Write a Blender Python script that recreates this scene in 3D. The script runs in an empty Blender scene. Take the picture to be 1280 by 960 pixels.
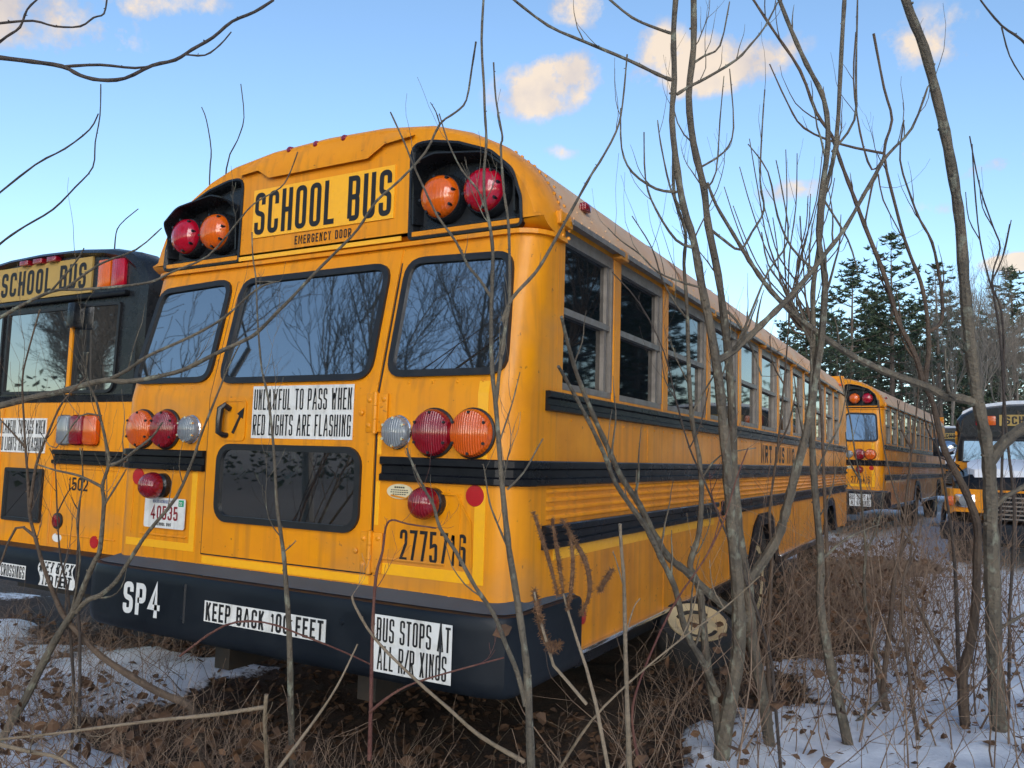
import bpy, bmesh, math, random
import numpy as np
from mathutils import Vector, Matrix
random.seed(7)
scene = bpy.context.scene
COL = scene.collection
H = 1.55                                   # eye height; z in the builders below is measured from eye level
CAM = Vector((2.739, -2.783, H))
# ------------------------------------------------------------------ camera
F_PX = 1009.92
def _n(v): return v / np.linalg.norm(v)
_dY = _n(np.array([562 / F_PX, 106 / F_PX, 1.0]))
_dX = -_n(np.array([-1822 / F_PX, 38 / F_PX, 1.0]))
_dZ = np.cross(_dX, _dY)
RW = np.stack([_dX, _dY, _dZ], 1)          # world -> camera axes (right, down, forward)
_q, _ = np.linalg.qr(RW); _q = _q * np.sign(np.sum(_q * RW, 0)); RW = _q
cam = bpy.data.cameras.new('Camera'); camo = bpy.data.objects.new('Camera', cam); COL.objects.link(camo)
M = Matrix.Identity(4)
for i in range(3):
    M[i][0] = RW[0][i]; M[i][1] = -RW[1][i]; M[i][2] = -RW[2][i]; M[i][3] = CAM[i]
camo.matrix_world = M
cam.sensor_width = 36; cam.lens = F_PX / 1280 * 36; cam.clip_start = 0.05; cam.clip_end = 3000
scene.camera = camo
def ray(px, py):
    v = RW.T @ np.array([(px - 640) / F_PX, (py - 480) / F_PX, 1.0])
    return Vector(v)
def at(px, py, depth):                     # a point seen at (px, py), depth metres in front of the eye
    return CAM + ray(px, py) * depth
# ------------------------------------------------------------------ sky, sun, exposure
SUN_AZ = math.radians(148)                  # clockwise from +Y
SUN_EL = math.radians(14)
SKY_STR = 0.086; SUN_STR = 1.5; EXPOSURE = 1.70; CLOUD = 3.8
scene.view_settings.view_transform = 'Standard'; scene.view_settings.look = 'None'
scene.view_settings.exposure = EXPOSURE; scene.view_settings.gamma = 1
scene.view_settings.use_curve_mapping = False
W = bpy.data.worlds.new('World'); scene.world = W; W.use_nodes = True
def build_sky():
    nt = W.node_tree; N = nt.nodes; L = nt.links; N.clear()
    out = N.new('ShaderNodeOutputWorld'); bg = N.new('ShaderNodeBackground')
    sky = N.new('ShaderNodeTexSky'); sky.sky_type = 'NISHITA'; sky.sun_disc = False
    sky.sun_elevation = SUN_EL; sky.sun_rotation = SUN_AZ
    sky.altitude = 50; sky.air_density = 1.0; sky.dust_density = 0.4; sky.ozone_density = 2.4
    tc = N.new('ShaderNodeTexCoord')
    nz = N.new('ShaderNodeTexNoise'); nz.inputs['Scale'].default_value = 13; nz.inputs['Detail'].default_value = 9
    nz.inputs['Roughness'].default_value = 0.62
    L.new(tc.outputs['Generated'], nz.inputs['Vector'])
    def math_(op, a, b=None, clamp=False):
        m = N.new('ShaderNodeMath'); m.operation = op; m.use_clamp = clamp
        for i, v in enumerate((a, b)):
            if v is None: continue
            if hasattr(v, 'is_output'): L.new(v, m.inputs[i])
            else: m.inputs[i].default_value = v
        return m.outputs[0]
    def dot(vec):
        m = N.new('ShaderNodeVectorMath'); m.operation = 'DOT_PRODUCT'
        L.new(tc.outputs['Generated'], m.inputs[0]); m.inputs[1].default_value = vec
        return m.outputs['Value']
    total = None
    # where the scattered evening clouds hang: (bearing pixel x, y, half width, half height, tilt, density)
    for (px, py, sx, sy, tilt, dn) in [(690, 108, 78, 38, -.25, 1.0), (900, 80, 95, 38, -.25, 1.0), (820, 70, 45, 40, -.5, .75), (720, 10, 48, 22, .2, .75),
            (1000, 240, 60, 18, -.1, .7), (1165, 50, 90, 38, -.1, .5), (1235, 210, 32, 12, -.25, .7), (1265, 328, 38, 11, -.1, .95),
            (50, 20, 110, 42, .1, .8), (705, 190, 26, 11, 0, .45), (70, 182, 70, 18, 0, .2), (190, 6, 80, 20, 0, .75), (1000, 330, 40, 9, 0, .4),
            (1180, 260, 40, 9, 0, .35), (-300, 100, 160, 60, .1, .8), (1500, 160, 160, 50, -.1, .8), (400, -300, 200, 90, .2, .7), (1100, -250, 260, 80, .1, .8)]:
        c = ray(px, py).normalized()
        r = (ray(px + 50, py + 50 * tilt).normalized() - c).normalized(); u = c.cross(r).normalized()
        s = F_PX * 1.15
        a = math_('MULTIPLY', math_('SUBTRACT', dot(r), c.dot(r)), s / sx)
        b = math_('MULTIPLY', math_('SUBTRACT', dot(u), c.dot(u)), s / sy)
        e = math_('ADD', math_('MULTIPLY', a, a), math_('MULTIPLY', b, b))
        g = math_('MULTIPLY', math_('SUBTRACT', 1.0, math_('MULTIPLY', e, .55), True), dn)
        fr = math_('GREATER_THAN', dot(c), 0.3)
        g = math_('MULTIPLY', g, fr)
        total = g if total is None else math_('MAXIMUM', total, g)
    n2 = math_('MULTIPLY', math_('SUBTRACT', nz.outputs['Fac'], 0.5), 4.2)
    dens = math_('MULTIPLY', math_('SUBTRACT', math_('ADD', math_('MULTIPLY', total, 1.5), n2), 0.50), 1.5, True)
    dens = math_('MULTIPLY', dens, math_('MULTIPLY', total, 2.2, True), True)
    ramp = N.new('ShaderNodeValToRGB')
    ramp.color_ramp.elements[0].color = (.46, .44, .50, 1); ramp.color_ramp.elements[1].color = (1.0, .80, .58, 1)
    ramp.color_ramp.elements[0].position = .35; ramp.color_ramp.elements[1].position = .75
    nz2 = N.new('ShaderNodeTexNoise'); nz2.inputs['Scale'].default_value = 16; nz2.inputs['Detail'].default_value = 5
    mp = N.new('ShaderNodeMapping'); mp.inputs['Location'].default_value = (.02, .0, .03)
    L.new(tc.outputs['Generated'], mp.inputs['Vector']); L.new(mp.outputs[0], nz2.inputs['Vector'])
    L.new(math_('ADD', nz2.outputs['Fac'], math_('MULTIPLY', dens, .22)), ramp.inputs[0])
    sc = N.new('ShaderNodeVectorMath'); sc.operation = 'SCALE'; sc.inputs['Scale'].default_value = CLOUD
    L.new(ramp.outputs[0], sc.inputs[0])
    mx = N.new('ShaderNodeMixRGB'); L.new(math_('MULTIPLY', dens, .85), mx.inputs[0])
    L.new(sky.outputs[0], mx.inputs[1]); L.new(sc.outputs[0], mx.inputs[2])
    L.new(mx.outputs[0], bg.inputs[0]); bg.inputs[1].default_value = SKY_STR
    L.new(bg.outputs[0], out.inputs[0])
build_sky()
sun = bpy.data.lights.new('Sun', 'SUN'); sun.energy = SUN_STR; sun.angle = math.radians(50); sun.color = (1, .97, .94)
suno = bpy.data.objects.new('Sun', sun); COL.objects.link(suno)
_sd = Vector((math.sin(SUN_AZ) * math.cos(SUN_EL), math.cos(SUN_AZ) * math.cos(SUN_EL), math.sin(SUN_EL)))
suno.rotation_euler = _sd.to_track_quat('Z', 'Y').to_euler()

# ------------------------------------------------------------------ materials
def mat(name, color, rough=.5, metal=0, spec=.5, ior=1.45, coat=0, noise=None, bump=None, noise_mix=.5, vec='Object', stretch=None, trans=0):
    """noise = (colour, scale, low, high); bump = (scale, strength)"""
    m = bpy.data.materials.new(name); m.use_nodes = True
    nt = m.node_tree; N = nt.nodes; L = nt.links
    p = N['Principled BSDF']
    p.inputs['Base Color'].default_value = (*color, 1); p.inputs['Roughness'].default_value = rough
    p.inputs['Metallic'].default_value = metal; p.inputs['Specular IOR Level'].default_value = spec
    p.inputs['IOR'].default_value = ior; p.inputs['Coat Weight'].default_value = coat
    p.inputs['Coat Roughness'].default_value = .12
    p.inputs['Transmission Weight'].default_value = trans
    tc = N.new('ShaderNodeTexCoord'); src = tc.outputs[vec]
    if stretch:
        mp = N.new('ShaderNodeMapping'); mp.inputs['Scale'].default_value = stretch
        L.new(src, mp.inputs[0]); src = mp.outputs[0]
    if noise:
        c2, sc, lo, hi = noise
        nz = N.new('ShaderNodeTexNoise'); nz.inputs['Scale'].default_value = sc; nz.inputs['Detail'].default_value = 6
        nz.inputs['Roughness'].default_value = .65
        L.new(src, nz.inputs['Vector'])
        mr = N.new('ShaderNodeMapRange'); mr.inputs[1].default_value = lo; mr.inputs[2].default_value = hi
        mr.inputs[4].default_value = noise_mix
        L.new(nz.outputs['Fac'], mr.inputs[0])
        mx = N.new('ShaderNodeMixRGB'); mx.inputs[1].default_value = (*color, 1); mx.inputs[2].default_value = (*c2, 1)
        L.new(mr.outputs[0], mx.inputs[0]); L.new(mx.outputs[0], p.inputs['Base Color'])
        m['mix'] = mx.name
        rr = N.new('ShaderNodeMapRange'); rr.inputs[1].default_value = .3; rr.inputs[2].default_value = .7
        rr.inputs[3].default_value = max(0.02, rough - .1); rr.inputs[4].default_value = min(1, rough + .13)
        L.new(nz.outputs['Fac'], rr.inputs[0]); L.new(rr.outputs[0], p.inputs['Roughness'])
    if bump:
        nb = N.new('ShaderNodeTexNoise'); nb.inputs['Scale'].default_value = bump[0]; nb.inputs['Detail'].default_value = 4
        L.new(tc.outputs[vec], nb.inputs['Vector'])
        bp = N.new('ShaderNodeBump'); bp.inputs['Strength'].default_value = bump[1]; bp.inputs['Distance'].default_value = .02
        L.new(nb.outputs['Fac'], bp.inputs['Height']); L.new(bp.outputs[0], p.inputs['Normal'])
    return m
def streaks(m, dark, amount=.45, scale=(26, 26, 1.1), lo=.5, hi=.78):
    """rain streaks and grime running down a painted panel"""
    nt = m.node_tree; N = nt.nodes; L = nt.links; p = N['Principled BSDF']
    prev = p.inputs['Base Color'].links[0].from_socket
    tc = N.new('ShaderNodeTexCoord'); mp = N.new('ShaderNodeMapping'); mp.inputs['Scale'].default_value = scale
    L.new(tc.outputs['Object'], mp.inputs[0])
    nz = N.new('ShaderNodeTexNoise'); nz.inputs['Scale'].default_value = 1; nz.inputs['Detail'].default_value = 5
    L.new(mp.outputs[0], nz.inputs['Vector'])
    mr = N.new('ShaderNodeMapRange'); mr.inputs[1].default_value = lo; mr.inputs[2].default_value = hi; mr.inputs[4].default_value = amount
    L.new(nz.outputs['Fac'], mr.inputs[0])
    mx = N.new('ShaderNodeMixRGB'); mx.inputs[2].default_value = (*dark, 1)
    L.new(mr.outputs[0], mx.inputs[0]); L.new(prev, mx.inputs[1]); L.new(mx.outputs[0], p.inputs['Base Color'])
YEL = (.74, .272, .0045)
yellow = mat('bus_yellow_paint', YEL, .40, coat=.08, spec=.35, noise=((.58, .185, .010), 3.5, .42, .72), bump=(1.7, .16))
streaks(yellow, (.30, .12, .025), .55)
streaks(yellow, (.16, .06, .02), .8, (38, 38, 38), .68, .75)
streaks(yellow, (.42, .20, .06), .5, (1.6, 1.6, 2.6), .52, .66)
yellow_side = mat('bus_yellow_side_paint', YEL, .40, coat=.12, spec=.4, noise=((.55, .19, .016), 2.6, .40, .70), noise_mix=.7, bump=(1.3, .22))
streaks(yellow_side, (.28, .12, .035), .6, (14, 14, .8), .46, .75)
def peel(m):
    nt = m.node_tree; N = nt.nodes; L = nt.links; p = N['Principled BSDF']
    prev = p.inputs['Base Color'].links[0].from_socket
    tc = N.new('ShaderNodeTexCoord'); sp = N.new('ShaderNodeSeparateXYZ'); L.new(tc.outputs['Object'], sp.inputs[0])
    nz = N.new('ShaderNodeTexNoise'); nz.inputs['Scale'].default_value = 1.7; nz.inputs['Detail'].default_value = 7
    L.new(tc.outputs['Object'], nz.inputs['Vector'])
    def mr(sock, a, b, c, d):
        q = N.new('ShaderNodeMapRange'); q.inputs[1].default_value = a; q.inputs[2].default_value = b
        q.inputs[3].default_value = c; q.inputs[4].default_value = d; L.new(sock, q.inputs[0]); return q.outputs[0]
    def mul(a, b):
        q = N.new('ShaderNodeMath'); q.operation = 'MULTIPLY'; L.new(a, q.inputs[0]); L.new(b, q.inputs[1]); return q.outputs[0]
    f = mul(mul(mr(sp.outputs[1], 6.2, 8.6, 0, 1), mr(sp.outputs[2], -.45, -.55, 0, 1)), mr(nz.outputs['Fac'], .40, .50, 0, .8))
    mx = N.new('ShaderNodeMixRGB'); mx.inputs[2].default_value = (.52, .36, .30, 1)
    L.new(f, mx.inputs[0]); L.new(prev, mx.inputs[1]); L.new(mx.outputs[0], p.inputs['Base Color'])
peel(yellow_side); streaks(yellow_side, (.15, .06, .02), .85, (30, 30, 30), .68, .75)
roof_paint = mat('weathered_roof_paint', (.62, .30, .10), .5, noise=((.58, .42, .28), 2.2, .38, .66), noise_mix=.9, bump=(3, .05))
tape = mat('reflective_yellow_tape', (.90, .43, .01), .35, coat=.3, noise=((.8, .36, .02), 30, .4, .7))
black = mat('black_paint', (.006, .007, .010), .30, spec=.25, noise=((.016, .016, .018), 7, .4, .7))
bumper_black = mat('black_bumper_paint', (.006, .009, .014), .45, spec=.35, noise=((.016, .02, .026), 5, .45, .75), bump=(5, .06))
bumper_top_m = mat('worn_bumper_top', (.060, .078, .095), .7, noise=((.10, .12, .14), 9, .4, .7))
plastic = mat('black_plastic', (.010, .012, .015), .26, spec=.5, noise=((.022, .024, .028), 9, .4, .7), bump=(5, .1))
rubber = mat('rubber_seal', (.012, .013, .015), .45, noise=((.022, .022, .024), 15, .4, .7))
tyre_m = mat('tyre_rubber', (.018, .018, .018), .8, noise=((.05, .045, .04), 12, .45, .7), bump=(40, .3))
glass = mat('dark_window_glass', (.006, .009, .012), .04, spec=.5, ior=5.0, noise=((.012, .016, .018), 2, .4, .7))
for _m in (glass,):
    _p = _m.node_tree.nodes['Principled BSDF']
    for l in list(_p.inputs['Roughness'].links): _m.node_tree.links.remove(l)
    _p.inputs['Roughness'].default_value = .02
side_glass = mat('side_window_glass', (.006, .009, .012), .03, spec=.5, ior=1.65, bump=(.7, .06))
alum = mat('dull_aluminium', (.25, .225, .20), .45, metal=.4, noise=((.12, .10, .085), 14, .4, .7))
chrome = mat('chrome', (.75, .76, .78), .12, metal=1)
def lens(name, c, fl=1):
    m = mat(name, c, .12, coat=.5, ior=1.5)
    nt = m.node_tree; N = nt.nodes; L = nt.links; p = N['Principled BSDF']
    tc = N.new('ShaderNodeTexCoord'); wv = N.new('ShaderNodeTexWave'); wv.bands_direction = 'X'
    wv.inputs['Scale'].default_value = 28 * fl
    L.new(tc.outputs['Object'], wv.inputs['Vector'])
    bp = N.new('ShaderNodeBump'); bp.inputs['Strength'].default_value = .5 if fl == 1 else .15; bp.inputs['Distance'].default_value = .006
    L.new(wv.outputs['Fac'], bp.inputs['Height']); L.new(bp.outputs[0], p.inputs['Normal'])
    p.inputs['Subsurface Weight'].default_value = .1
    p.inputs['Subsurface Radius'].default_value = (.02, .01, .005)
    return m
lens_red = lens('red_lens', (.22, .004, .012)); lens_amber = lens('amber_lens', (.62, .095, .005)); lens_clear = lens('clear_lens', (.20, .22, .24))
dome_red = lens('red_dome_lens', (.38, .004, .02), .6); dome_amber = lens('amber_dome_lens', (.62, .105, .005), .6)
reflex_red = mat('red_reflector', (.42, .006, .01), .35, coat=.4, bump=(200, .2))
white_decal = mat('white_decal', (.70, .70, .68), .5, noise=((.40, .38, .33), 16, .45, .75))
streaks(white_decal, (.25, .22, .18), .5, (30, 30, 3), .55, .8)
ink = mat('black_lettering', (.010, .010, .011), .5, noise=((.03, .03, .03), 20, .5, .8))
white_ink = mat('white_lettering', (.72, .72, .70), .5, noise=((.55, .55, .53), 20, .5, .8))
red_ink = mat('dark_red_lettering', (.22, .01, .02), .5)
blue_ink = mat('blue_lettering', (.05, .09, .25), .5)
green_sticker = mat('green_sticker', (.01, .30, .13), .5)
cream = mat('cream_paint', (.55, .43, .24), .55, noise=((.35, .24, .12), 6, .42, .7))
chassis_m = mat('dark_chassis', (.02, .018, .016), .7, noise=((.06, .04, .025), 8, .4, .7))
snow_m = mat('snow_cap', (.80, .82, .86), .65, noise=((.72, .75, .80), 4, .4, .7), bump=(9, .3))
def bark(name, a, b, sc=14):
    return mat(name, a, .8, noise=(b, sc, .38, .66), noise_mix=1, bump=(60, .55), stretch=(1, 1, .35))
bark_grey = bark('grey_olive_bark', (.072, .061, .047), (.150, .124, .090)); bark_brown = bark('brown_twig_bark', (.075, .052, .038), (.13, .092, .064))
bark_dark = bark('dark_twig_bark', (.038, .030, .027), (.075, .058, .047)); bark_red = bark('reddish_twig_bark', (.10, .035, .03), (.15, .07, .05))
bark_pale = bark('pale_dead_stem', (.17, .13, .085), (.26, .20, .14))
streaks(bark_grey, (.24, .25, .19), .6, (22, 22, 14), .56, .66); streaks(bark_grey, (.035, .03, .025), .7, (60, 60, 24), .62, .70)
pine_bark = bark('pine_bark', (.06, .045, .035), (.12, .085, .06), 5); far_bark = bark('far_grey_bark', (.10, .085, .07), (.17, .14, .11), 3)
needle = mat('pine_needles', (.020, .036, .020), .6, noise=((.045, .062, .026), 1.3, .38, .66), noise_mix=1)
seed_m = mat('dry_seed_head', (.30, .16, .08), .9, noise=((.17, .08, .04), 60, .4, .65), noise_mix=1, bump=(250, 1))
def leafm():
    m = mat('dead_leaves', (.060, .032, .018), .8, noise=((.15, .080, .042), 5.5, .36, .66), noise_mix=1)
    return m
leaf_m = leafm()
brush_m = mat('dry_brush_stems', (.085, .050, .035), .85, noise=((.27, .19, .13), 7, .35, .68), noise_mix=1)

# ------------------------------------------------------------------ mesh helpers
class MB:
    def __init__(s): s.v = []; s.f = []; s.sm = []
    def add(s, vs, fs, smooth=False):
        o = len(s.v); s.v += [tuple(v) for v in vs]
        for f in fs: s.f.append(tuple(i + o for i in f)); s.sm.append(smooth)
    def box(s, x0, x1, y0, y1, z0, z1, bev=0):
        if x1 < x0: x0, x1 = x1, x0
        if y1 < y0: y0, y1 = y1, y0
        if z1 < z0: z0, z1 = z1, z0
        if bev <= 0:
            s.add([(x, y, z) for z in (z0, z1) for y in (y0, y1) for x in (x0, x1)],
                  [(0, 2, 3, 1), (4, 5, 7, 6), (0, 1, 5, 4), (2, 6, 7, 3), (0, 4, 6, 2), (1, 3, 7, 5)])
            return
        bm = bmesh.new(); bmesh.ops.create_cube(bm, size=1)
        for v in bm.verts: v.co = ((x0 + x1) / 2 + v.co.x * (x1 - x0), (y0 + y1) / 2 + v.co.y * (y1 - y0), (z0 + z1) / 2 + v.co.z * (z1 - z0))
        bmesh.ops.bevel(bm, geom=bm.edges[:], offset=bev, segments=2, affect='EDGES', profile=.5)
        s.bm(bm, True)
    def bm(s, bm, smooth=False):
        bm.verts.index_update()
        s.add([v.co[:] for v in bm.verts], [tuple(v.index for v in f.verts) for f in bm.faces], smooth); bm.free()
    def tube(s, pts, radii, n=6, cap=True):
        pts = [Vector(p) for p in pts]
        if not hasattr(radii, '__len__'): radii = [radii] * len(pts)
        rings = []; up = None
        for i, p in enumerate(pts):
            a = pts[max(0, i - 1)]; b = pts[min(len(pts) - 1, i + 1)]
            t = (b - a)
            if t.length < 1e-9: t = Vector((0, 0, 1))
            t.normalize()
            if up is None:
                up = Vector((1, 0, 0)) if abs(t.x) < .8 else Vector((0, 1, 0))
            x = (up - t * up.dot(t))
            if x.length < 1e-6: x = t.orthogonal()
            x.normalize(); up = x; y = t.cross(x)
            rings.append([p + (x * math.cos(2 * math.pi * k / n) + y * math.sin(2 * math.pi * k / n)) * radii[i] for k in range(n)])
        vs = [v for r in rings for v in r]; fs = []
        for i in range(len(rings) - 1):
            for k in range(n):
                fs.append((i * n + k, i * n + (k + 1) % n, (i + 1) * n + (k + 1) % n, (i + 1) * n + k))
        if cap:
            fs.append(tuple(range(n - 1, -1, -1))); fs.append(tuple((len(rings) - 1) * n + k for k in range(n)))
        s.add(vs, fs, n > 4)
    def loft(s, rings, closed=True, cap0=False, cap1=False, smooth=False):
        n = len(rings[0]); vs = [v for r in rings for v in r]; fs = []
        for i in range(len(rings) - 1):
            for k in range(n if closed else n - 1):
                fs.append((i * n + k, i * n + (k + 1) % n, (i + 1) * n + (k + 1) % n, (i + 1) * n + k))
        if cap0: fs.append(tuple(range(n - 1, -1, -1)))
        if cap1: fs.append(tuple((len(rings) - 1) * n + k for k in range(n)))
        s.add(vs, fs, smooth)
    def lathe(s, o, axis, prof, n=28, smooth=True):
        """profile (radius, height along axis)"""
        o = Vector(o); ax = Vector(axis).normalized(); a = ax.orthogonal().normalized(); b = ax.cross(a)
        rings = [[o + ax * h + (a * math.cos(2 * math.pi * k / n) + b * math.sin(2 * math.pi * k / n)) * max(r, 1e-4) for k in range(n)] for r, h in prof]
        s.loft(rings, True, True, True, smooth)
    def prism(s, outline, O, U, V, N, d0, d1):
        """outline in the (U,V) plane at O, extruded from d0 to d1 along N"""
        O, U, V, N = Vector(O), Vector(U), Vector(V), Vector(N)
        a = [O + U * u + V * v + N * d0 for u, v in outline]; b = [O + U * u + V * v + N * d1 for u, v in outline]
        s.loft([a, b], True, True, True)
    def ring(s, outer, inner, O, U, V, N, d0, d1):
        O, U, V, N = Vector(O), Vector(U), Vector(V), Vector(N)
        P = lambda o, d: [O + U * u + V * v + N * d for u, v in o]
        s.loft([P(outer, d0), P(outer, d1), P(inner, d1), P(inner, d0)], True)
def rrect(w, h, r, n=6, cx=0, cy=0, skew=None):
    pts = []
    for (sx, sy, a0) in ((1, 1, 0), (-1, 1, 90), (-1, -1, 180), (1, -1, 270)):
        for k in range(n + 1):
            a = math.radians(a0 + 90 * k / n)
            pts.append((cx + sx * (w / 2 - r) + r * math.cos(a), cy + sy * (h / 2 - r) + r * math.sin(a)))
    return pts
def poly_round(pts, r, n=5):
    """round the corners of a polygon; r a number or one per corner"""
    out = []; m = len(pts)
    if not hasattr(r, '__len__'): r = [r] * m
    for i in range(m):
        a, p, b = (Vector((*pts[(i + k) % m], 0)) for k in (-1, 0, 1))
        u = (a - p); v = (b - p); lu, lv = u.length, v.length; u.normalize(); v.normalize()
        ang = u.angle(v); d = min(r[i] / math.tan(ang / 2), lu * .49, lv * .49)
        p0 = p + u * d; p1 = p + v * d
        for k in range(n + 1):
            t = k / n; q = p0 * (1 - t) ** 2 + p * 2 * t * (1 - t) + p1 * t * t
            out.append((q.x, q.y))
    return out
def inset(outline, d):
    m = len(outline); out = []; cx = sum(p[0] for p in outline) / m; cy = sum(p[1] for p in outline) / m
    area = sum(outline[i][0] * outline[(i + 1) % m][1] - outline[(i + 1) % m][0] * outline[i][1] for i in range(m))
    sg = 1 if area > 0 else -1
    for i in range(m):
        a = outline[i - 1]; b = outline[(i + 1) % m]
        tx, ty = b[0] - a[0], b[1] - a[1]; l = math.hypot(tx, ty) or 1
        out.append((outline[i][0] - sg * ty / l * d, outline[i][1] + sg * tx / l * d))
    return out
SMOOTH_ANGLE = math.radians(38)
def obj(name, mb, m, parent=None, smooth=False, loc=None):
    me = bpy.data.meshes.new(name); me.from_pydata(mb.v, [], mb.f); me.materials.append(m)
    if len(mb.f):
        me.polygons.foreach_set('use_smooth', [True if (smooth or a) else False for a in mb.sm])
    me.update()
    bm = bmesh.new(); bm.from_mesh(me)
    if len(bm.faces) < 60000: bmesh.ops.recalc_face_normals(bm, faces=bm.faces[:])
    for e in bm.edges:
        if len(e.link_faces) == 2 and e.calc_face_angle(0) > SMOOTH_ANGLE: e.smooth = False
    bm.to_mesh(me); bm.free()
    o = bpy.data.objects.new(name, me); COL.objects.link(o)
    if parent is not None: o.parent = parent
    if loc is not None: o.location = loc
    return o
def tag(o, label=None, cat=None, group=None, kind=None):
    if label: o['label'] = label
    if cat: o['category'] = cat
    if group: o['group'] = group
    if kind: o['kind'] = kind
    return o
def empty(name, loc, rz=0):
    o = bpy.data.objects.new(name, None); COL.objects.link(o); o.location = loc; o.rotation_euler = (0, 0, rz); o.empty_display_size = .2
    return o
def copy_tree(o, parent=None):
    c = o.copy(); COL.objects.link(c)
    if parent is not None: c.parent = parent
    for ch in [k for k in CHILDREN(o)]: copy_tree(ch, c)
    return c
def CHILDREN(o): return list(o.children)

# ------------------------------------------------------------------ stroke lettering (condensed highway style capitals)
def glyph(ch, w, h, t):
    x0, x1, y0, y1 = t / 2, w - t / 2, t / 2, h - t / 2
    xm, ym = w / 2, h / 2; R = min((x1 - x0) / 2, (y1 - y0) / 2) * .98
    def L(*p): return (list(p), False)
    def Q(pts, r=R, closed=False): return (rline(pts, r, closed), closed)
    Y = lambda f: y0 + (y1 - y0) * f
    X = lambda f: x0 + (x1 - x0) * f
    G = {
     'A': [L((x0, 0), (xm, h), (x1, 0)), L((X(.2), Y(.3)), (X(.8), Y(.3)))],
     'B': [(rline([(x0, y0), (x0, y1), (x1, y1), (x1, Y(.53)), (x0 + .01 * w, Y(.53))], [0, 0, R * .8, R * .8, 0], False), False), (rline([(x0, Y(.53)), (x1, Y(.53)), (x1, y0), (x0, y0)], [0, R * .8, R * .8, 0], False), False)],
     'C': [Q([(x1, Y(.70)), (x1, y1), (x0, y1), (x0, y0), (x1, y0), (x1, Y(.30))])],
     'D': [(rline([(x0, y0), (x0, y1), (x1, y1), (x1, y0)], [0, 0, R, R], True), True)],
     'E': [L((w, y1), (x0, y1), (x0, y0), (w, y0)), L((x0, ym), (w * .88, ym))],
     'F': [L((w, y1), (x0, y1), (x0, 0)), L((x0, ym), (w * .88, ym))],
     'G': [(rline([(x1, Y(.70)), (x1, y1), (x0, y1), (x0, y0), (x1, y0), (x1, Y(.45)), (xm, Y(.45))], [0, R, R, R, R, 0, 0], False), False)],
     'H': [L((x0, 0), (x0, h)), L((x1, 0), (x1, h)), L((x0, ym), (x1, ym))],
     'I': [L((xm, 0), (xm, h))],
     'J': [Q([(x1, h), (x1, y0), (x0, y0), (x0, Y(.3))])],
     'K': [L((x0, 0), (x0, h)), L((x1, h), (x0, Y(.36))), L((X(.38), Y(.58)), (x1, 0))],
     'L': [L((x0, h), (x0, y0), (w, y0))],
     'M': [L((x0, 0), (x0, h), (xm, Y(.25)), (x1, h), (x1, 0))],
     'N': [L((x0, 0), (x0, h), (x1, 0), (x1, h))],
     'O': [Q([(x0, y0), (x0, y1), (x1, y1), (x1, y0)], R, True)],
     'P': [(rline([(x0, 0), (x0, y1), (x1, y1), (x1, Y(.45)), (x0, Y(.45))], [0, 0, R * .9, R * .9, 0], False), False)],
     'R': [(rline([(x0, 0), (x0, y1), (x1, y1), (x1, Y(.47)), (x0, Y(.47))], [0, 0, R * .9, R * .9, 0], False), False), L((X(.5), Y(.47)), (x1, 0))],
     'S': [Q([(x1, Y(.73)), (x1, y1), (x0, y1), (x0, Y(.54)), (x1, Y(.46)), (x1, y0), (x0, y0), (x0, Y(.27))], R * .97)],
     'T': [L((0, y1), (w, y1)), L((xm, 0), (xm, y1))],
     'U': [(rline([(x0, h), (x0, y0), (x1, y0), (x1, h)], [0, R, R, 0], False), False)],
     'V': [L((x0, h), (xm, 0), (x1, h))],
     'W': [L((x0, h), (X(.25), 0), (xm, Y(.8)), (X(.75), 0), (x1, h))],
     'X': [L((x0, 0), (x1, h)), L((x0, h), (x1, 0))],
     'Y': [L((x0, h), (xm, Y(.45)), (x1, h)), L((xm, Y(.5)), (xm, 0))],
     '/': [L((0, 0), (w, h))],
     '0': [Q([(x0, y0), (x0, y1), (x1, y1), (x1, y0)], R, True)],
     '1': [L((X(.1), Y(.80)), (X(.62), y1 * 1.0), (X(.62), 0))],
     '2': [(rline([(x0, Y(.72)), (x0, y1), (x1, y1), (x1, Y(.55)), (x0, y0), (w, y0)], [0, R, R, R * .6, 0, 0], False), False)],
     '3': [(rline([(x0, Y(.75)), (x0, y1), (x1, y1), (x1, Y(.54)), (X(.35), Y(.54))], [0, R, R, R * .8, 0], False), False), (rline([(X(.35), Y(.54)), (x1, Y(.54)), (x1, y0), (x0, y0), (x0, Y(.25))], [0, R * .8, R, R, 0], False), False)],
     '4': [L((X(.72), 0), (X(.72), h), (x0, Y(.28)), (w, Y(.28)))],
     '5': [(rline([(x1, y1), (x0, y1), (x0, Y(.52)), (x1, Y(.62)), (x1, y0), (x0, y0), (x0, Y(.22))], [0, 0, 0, R, R, R, 0], False), False)],
     '6': [(rline([(x1, Y(.76)), (x1, y1), (x0, y1), (x0, y0), (x1, y0), (x1, Y(.57)), (x0 + t * .6, Y(.57))], [0, R, R, R, R, R * .8, 0], False), False)],
     '7': [L((0, y1), (x1, y1), (X(.30), 0))],
     '8': [Q([(x0, Y(.53)), (x0, y1), (x1, y1), (x1, Y(.53))], R * .8, True), Q([(x0, y0), (x0, Y(.53)), (x1, Y(.53)), (x1, y0)], R * .8, True)],
     '9': [(rline([(x0, Y(.24)), (x0, y0), (x1, y0), (x1, y1), (x0, y1), (x0, Y(.43)), (x1, Y(.43))], [0, R, R, R, R, R * .8, 0], False), False)],
    }
    return G.get(ch, [])
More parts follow.
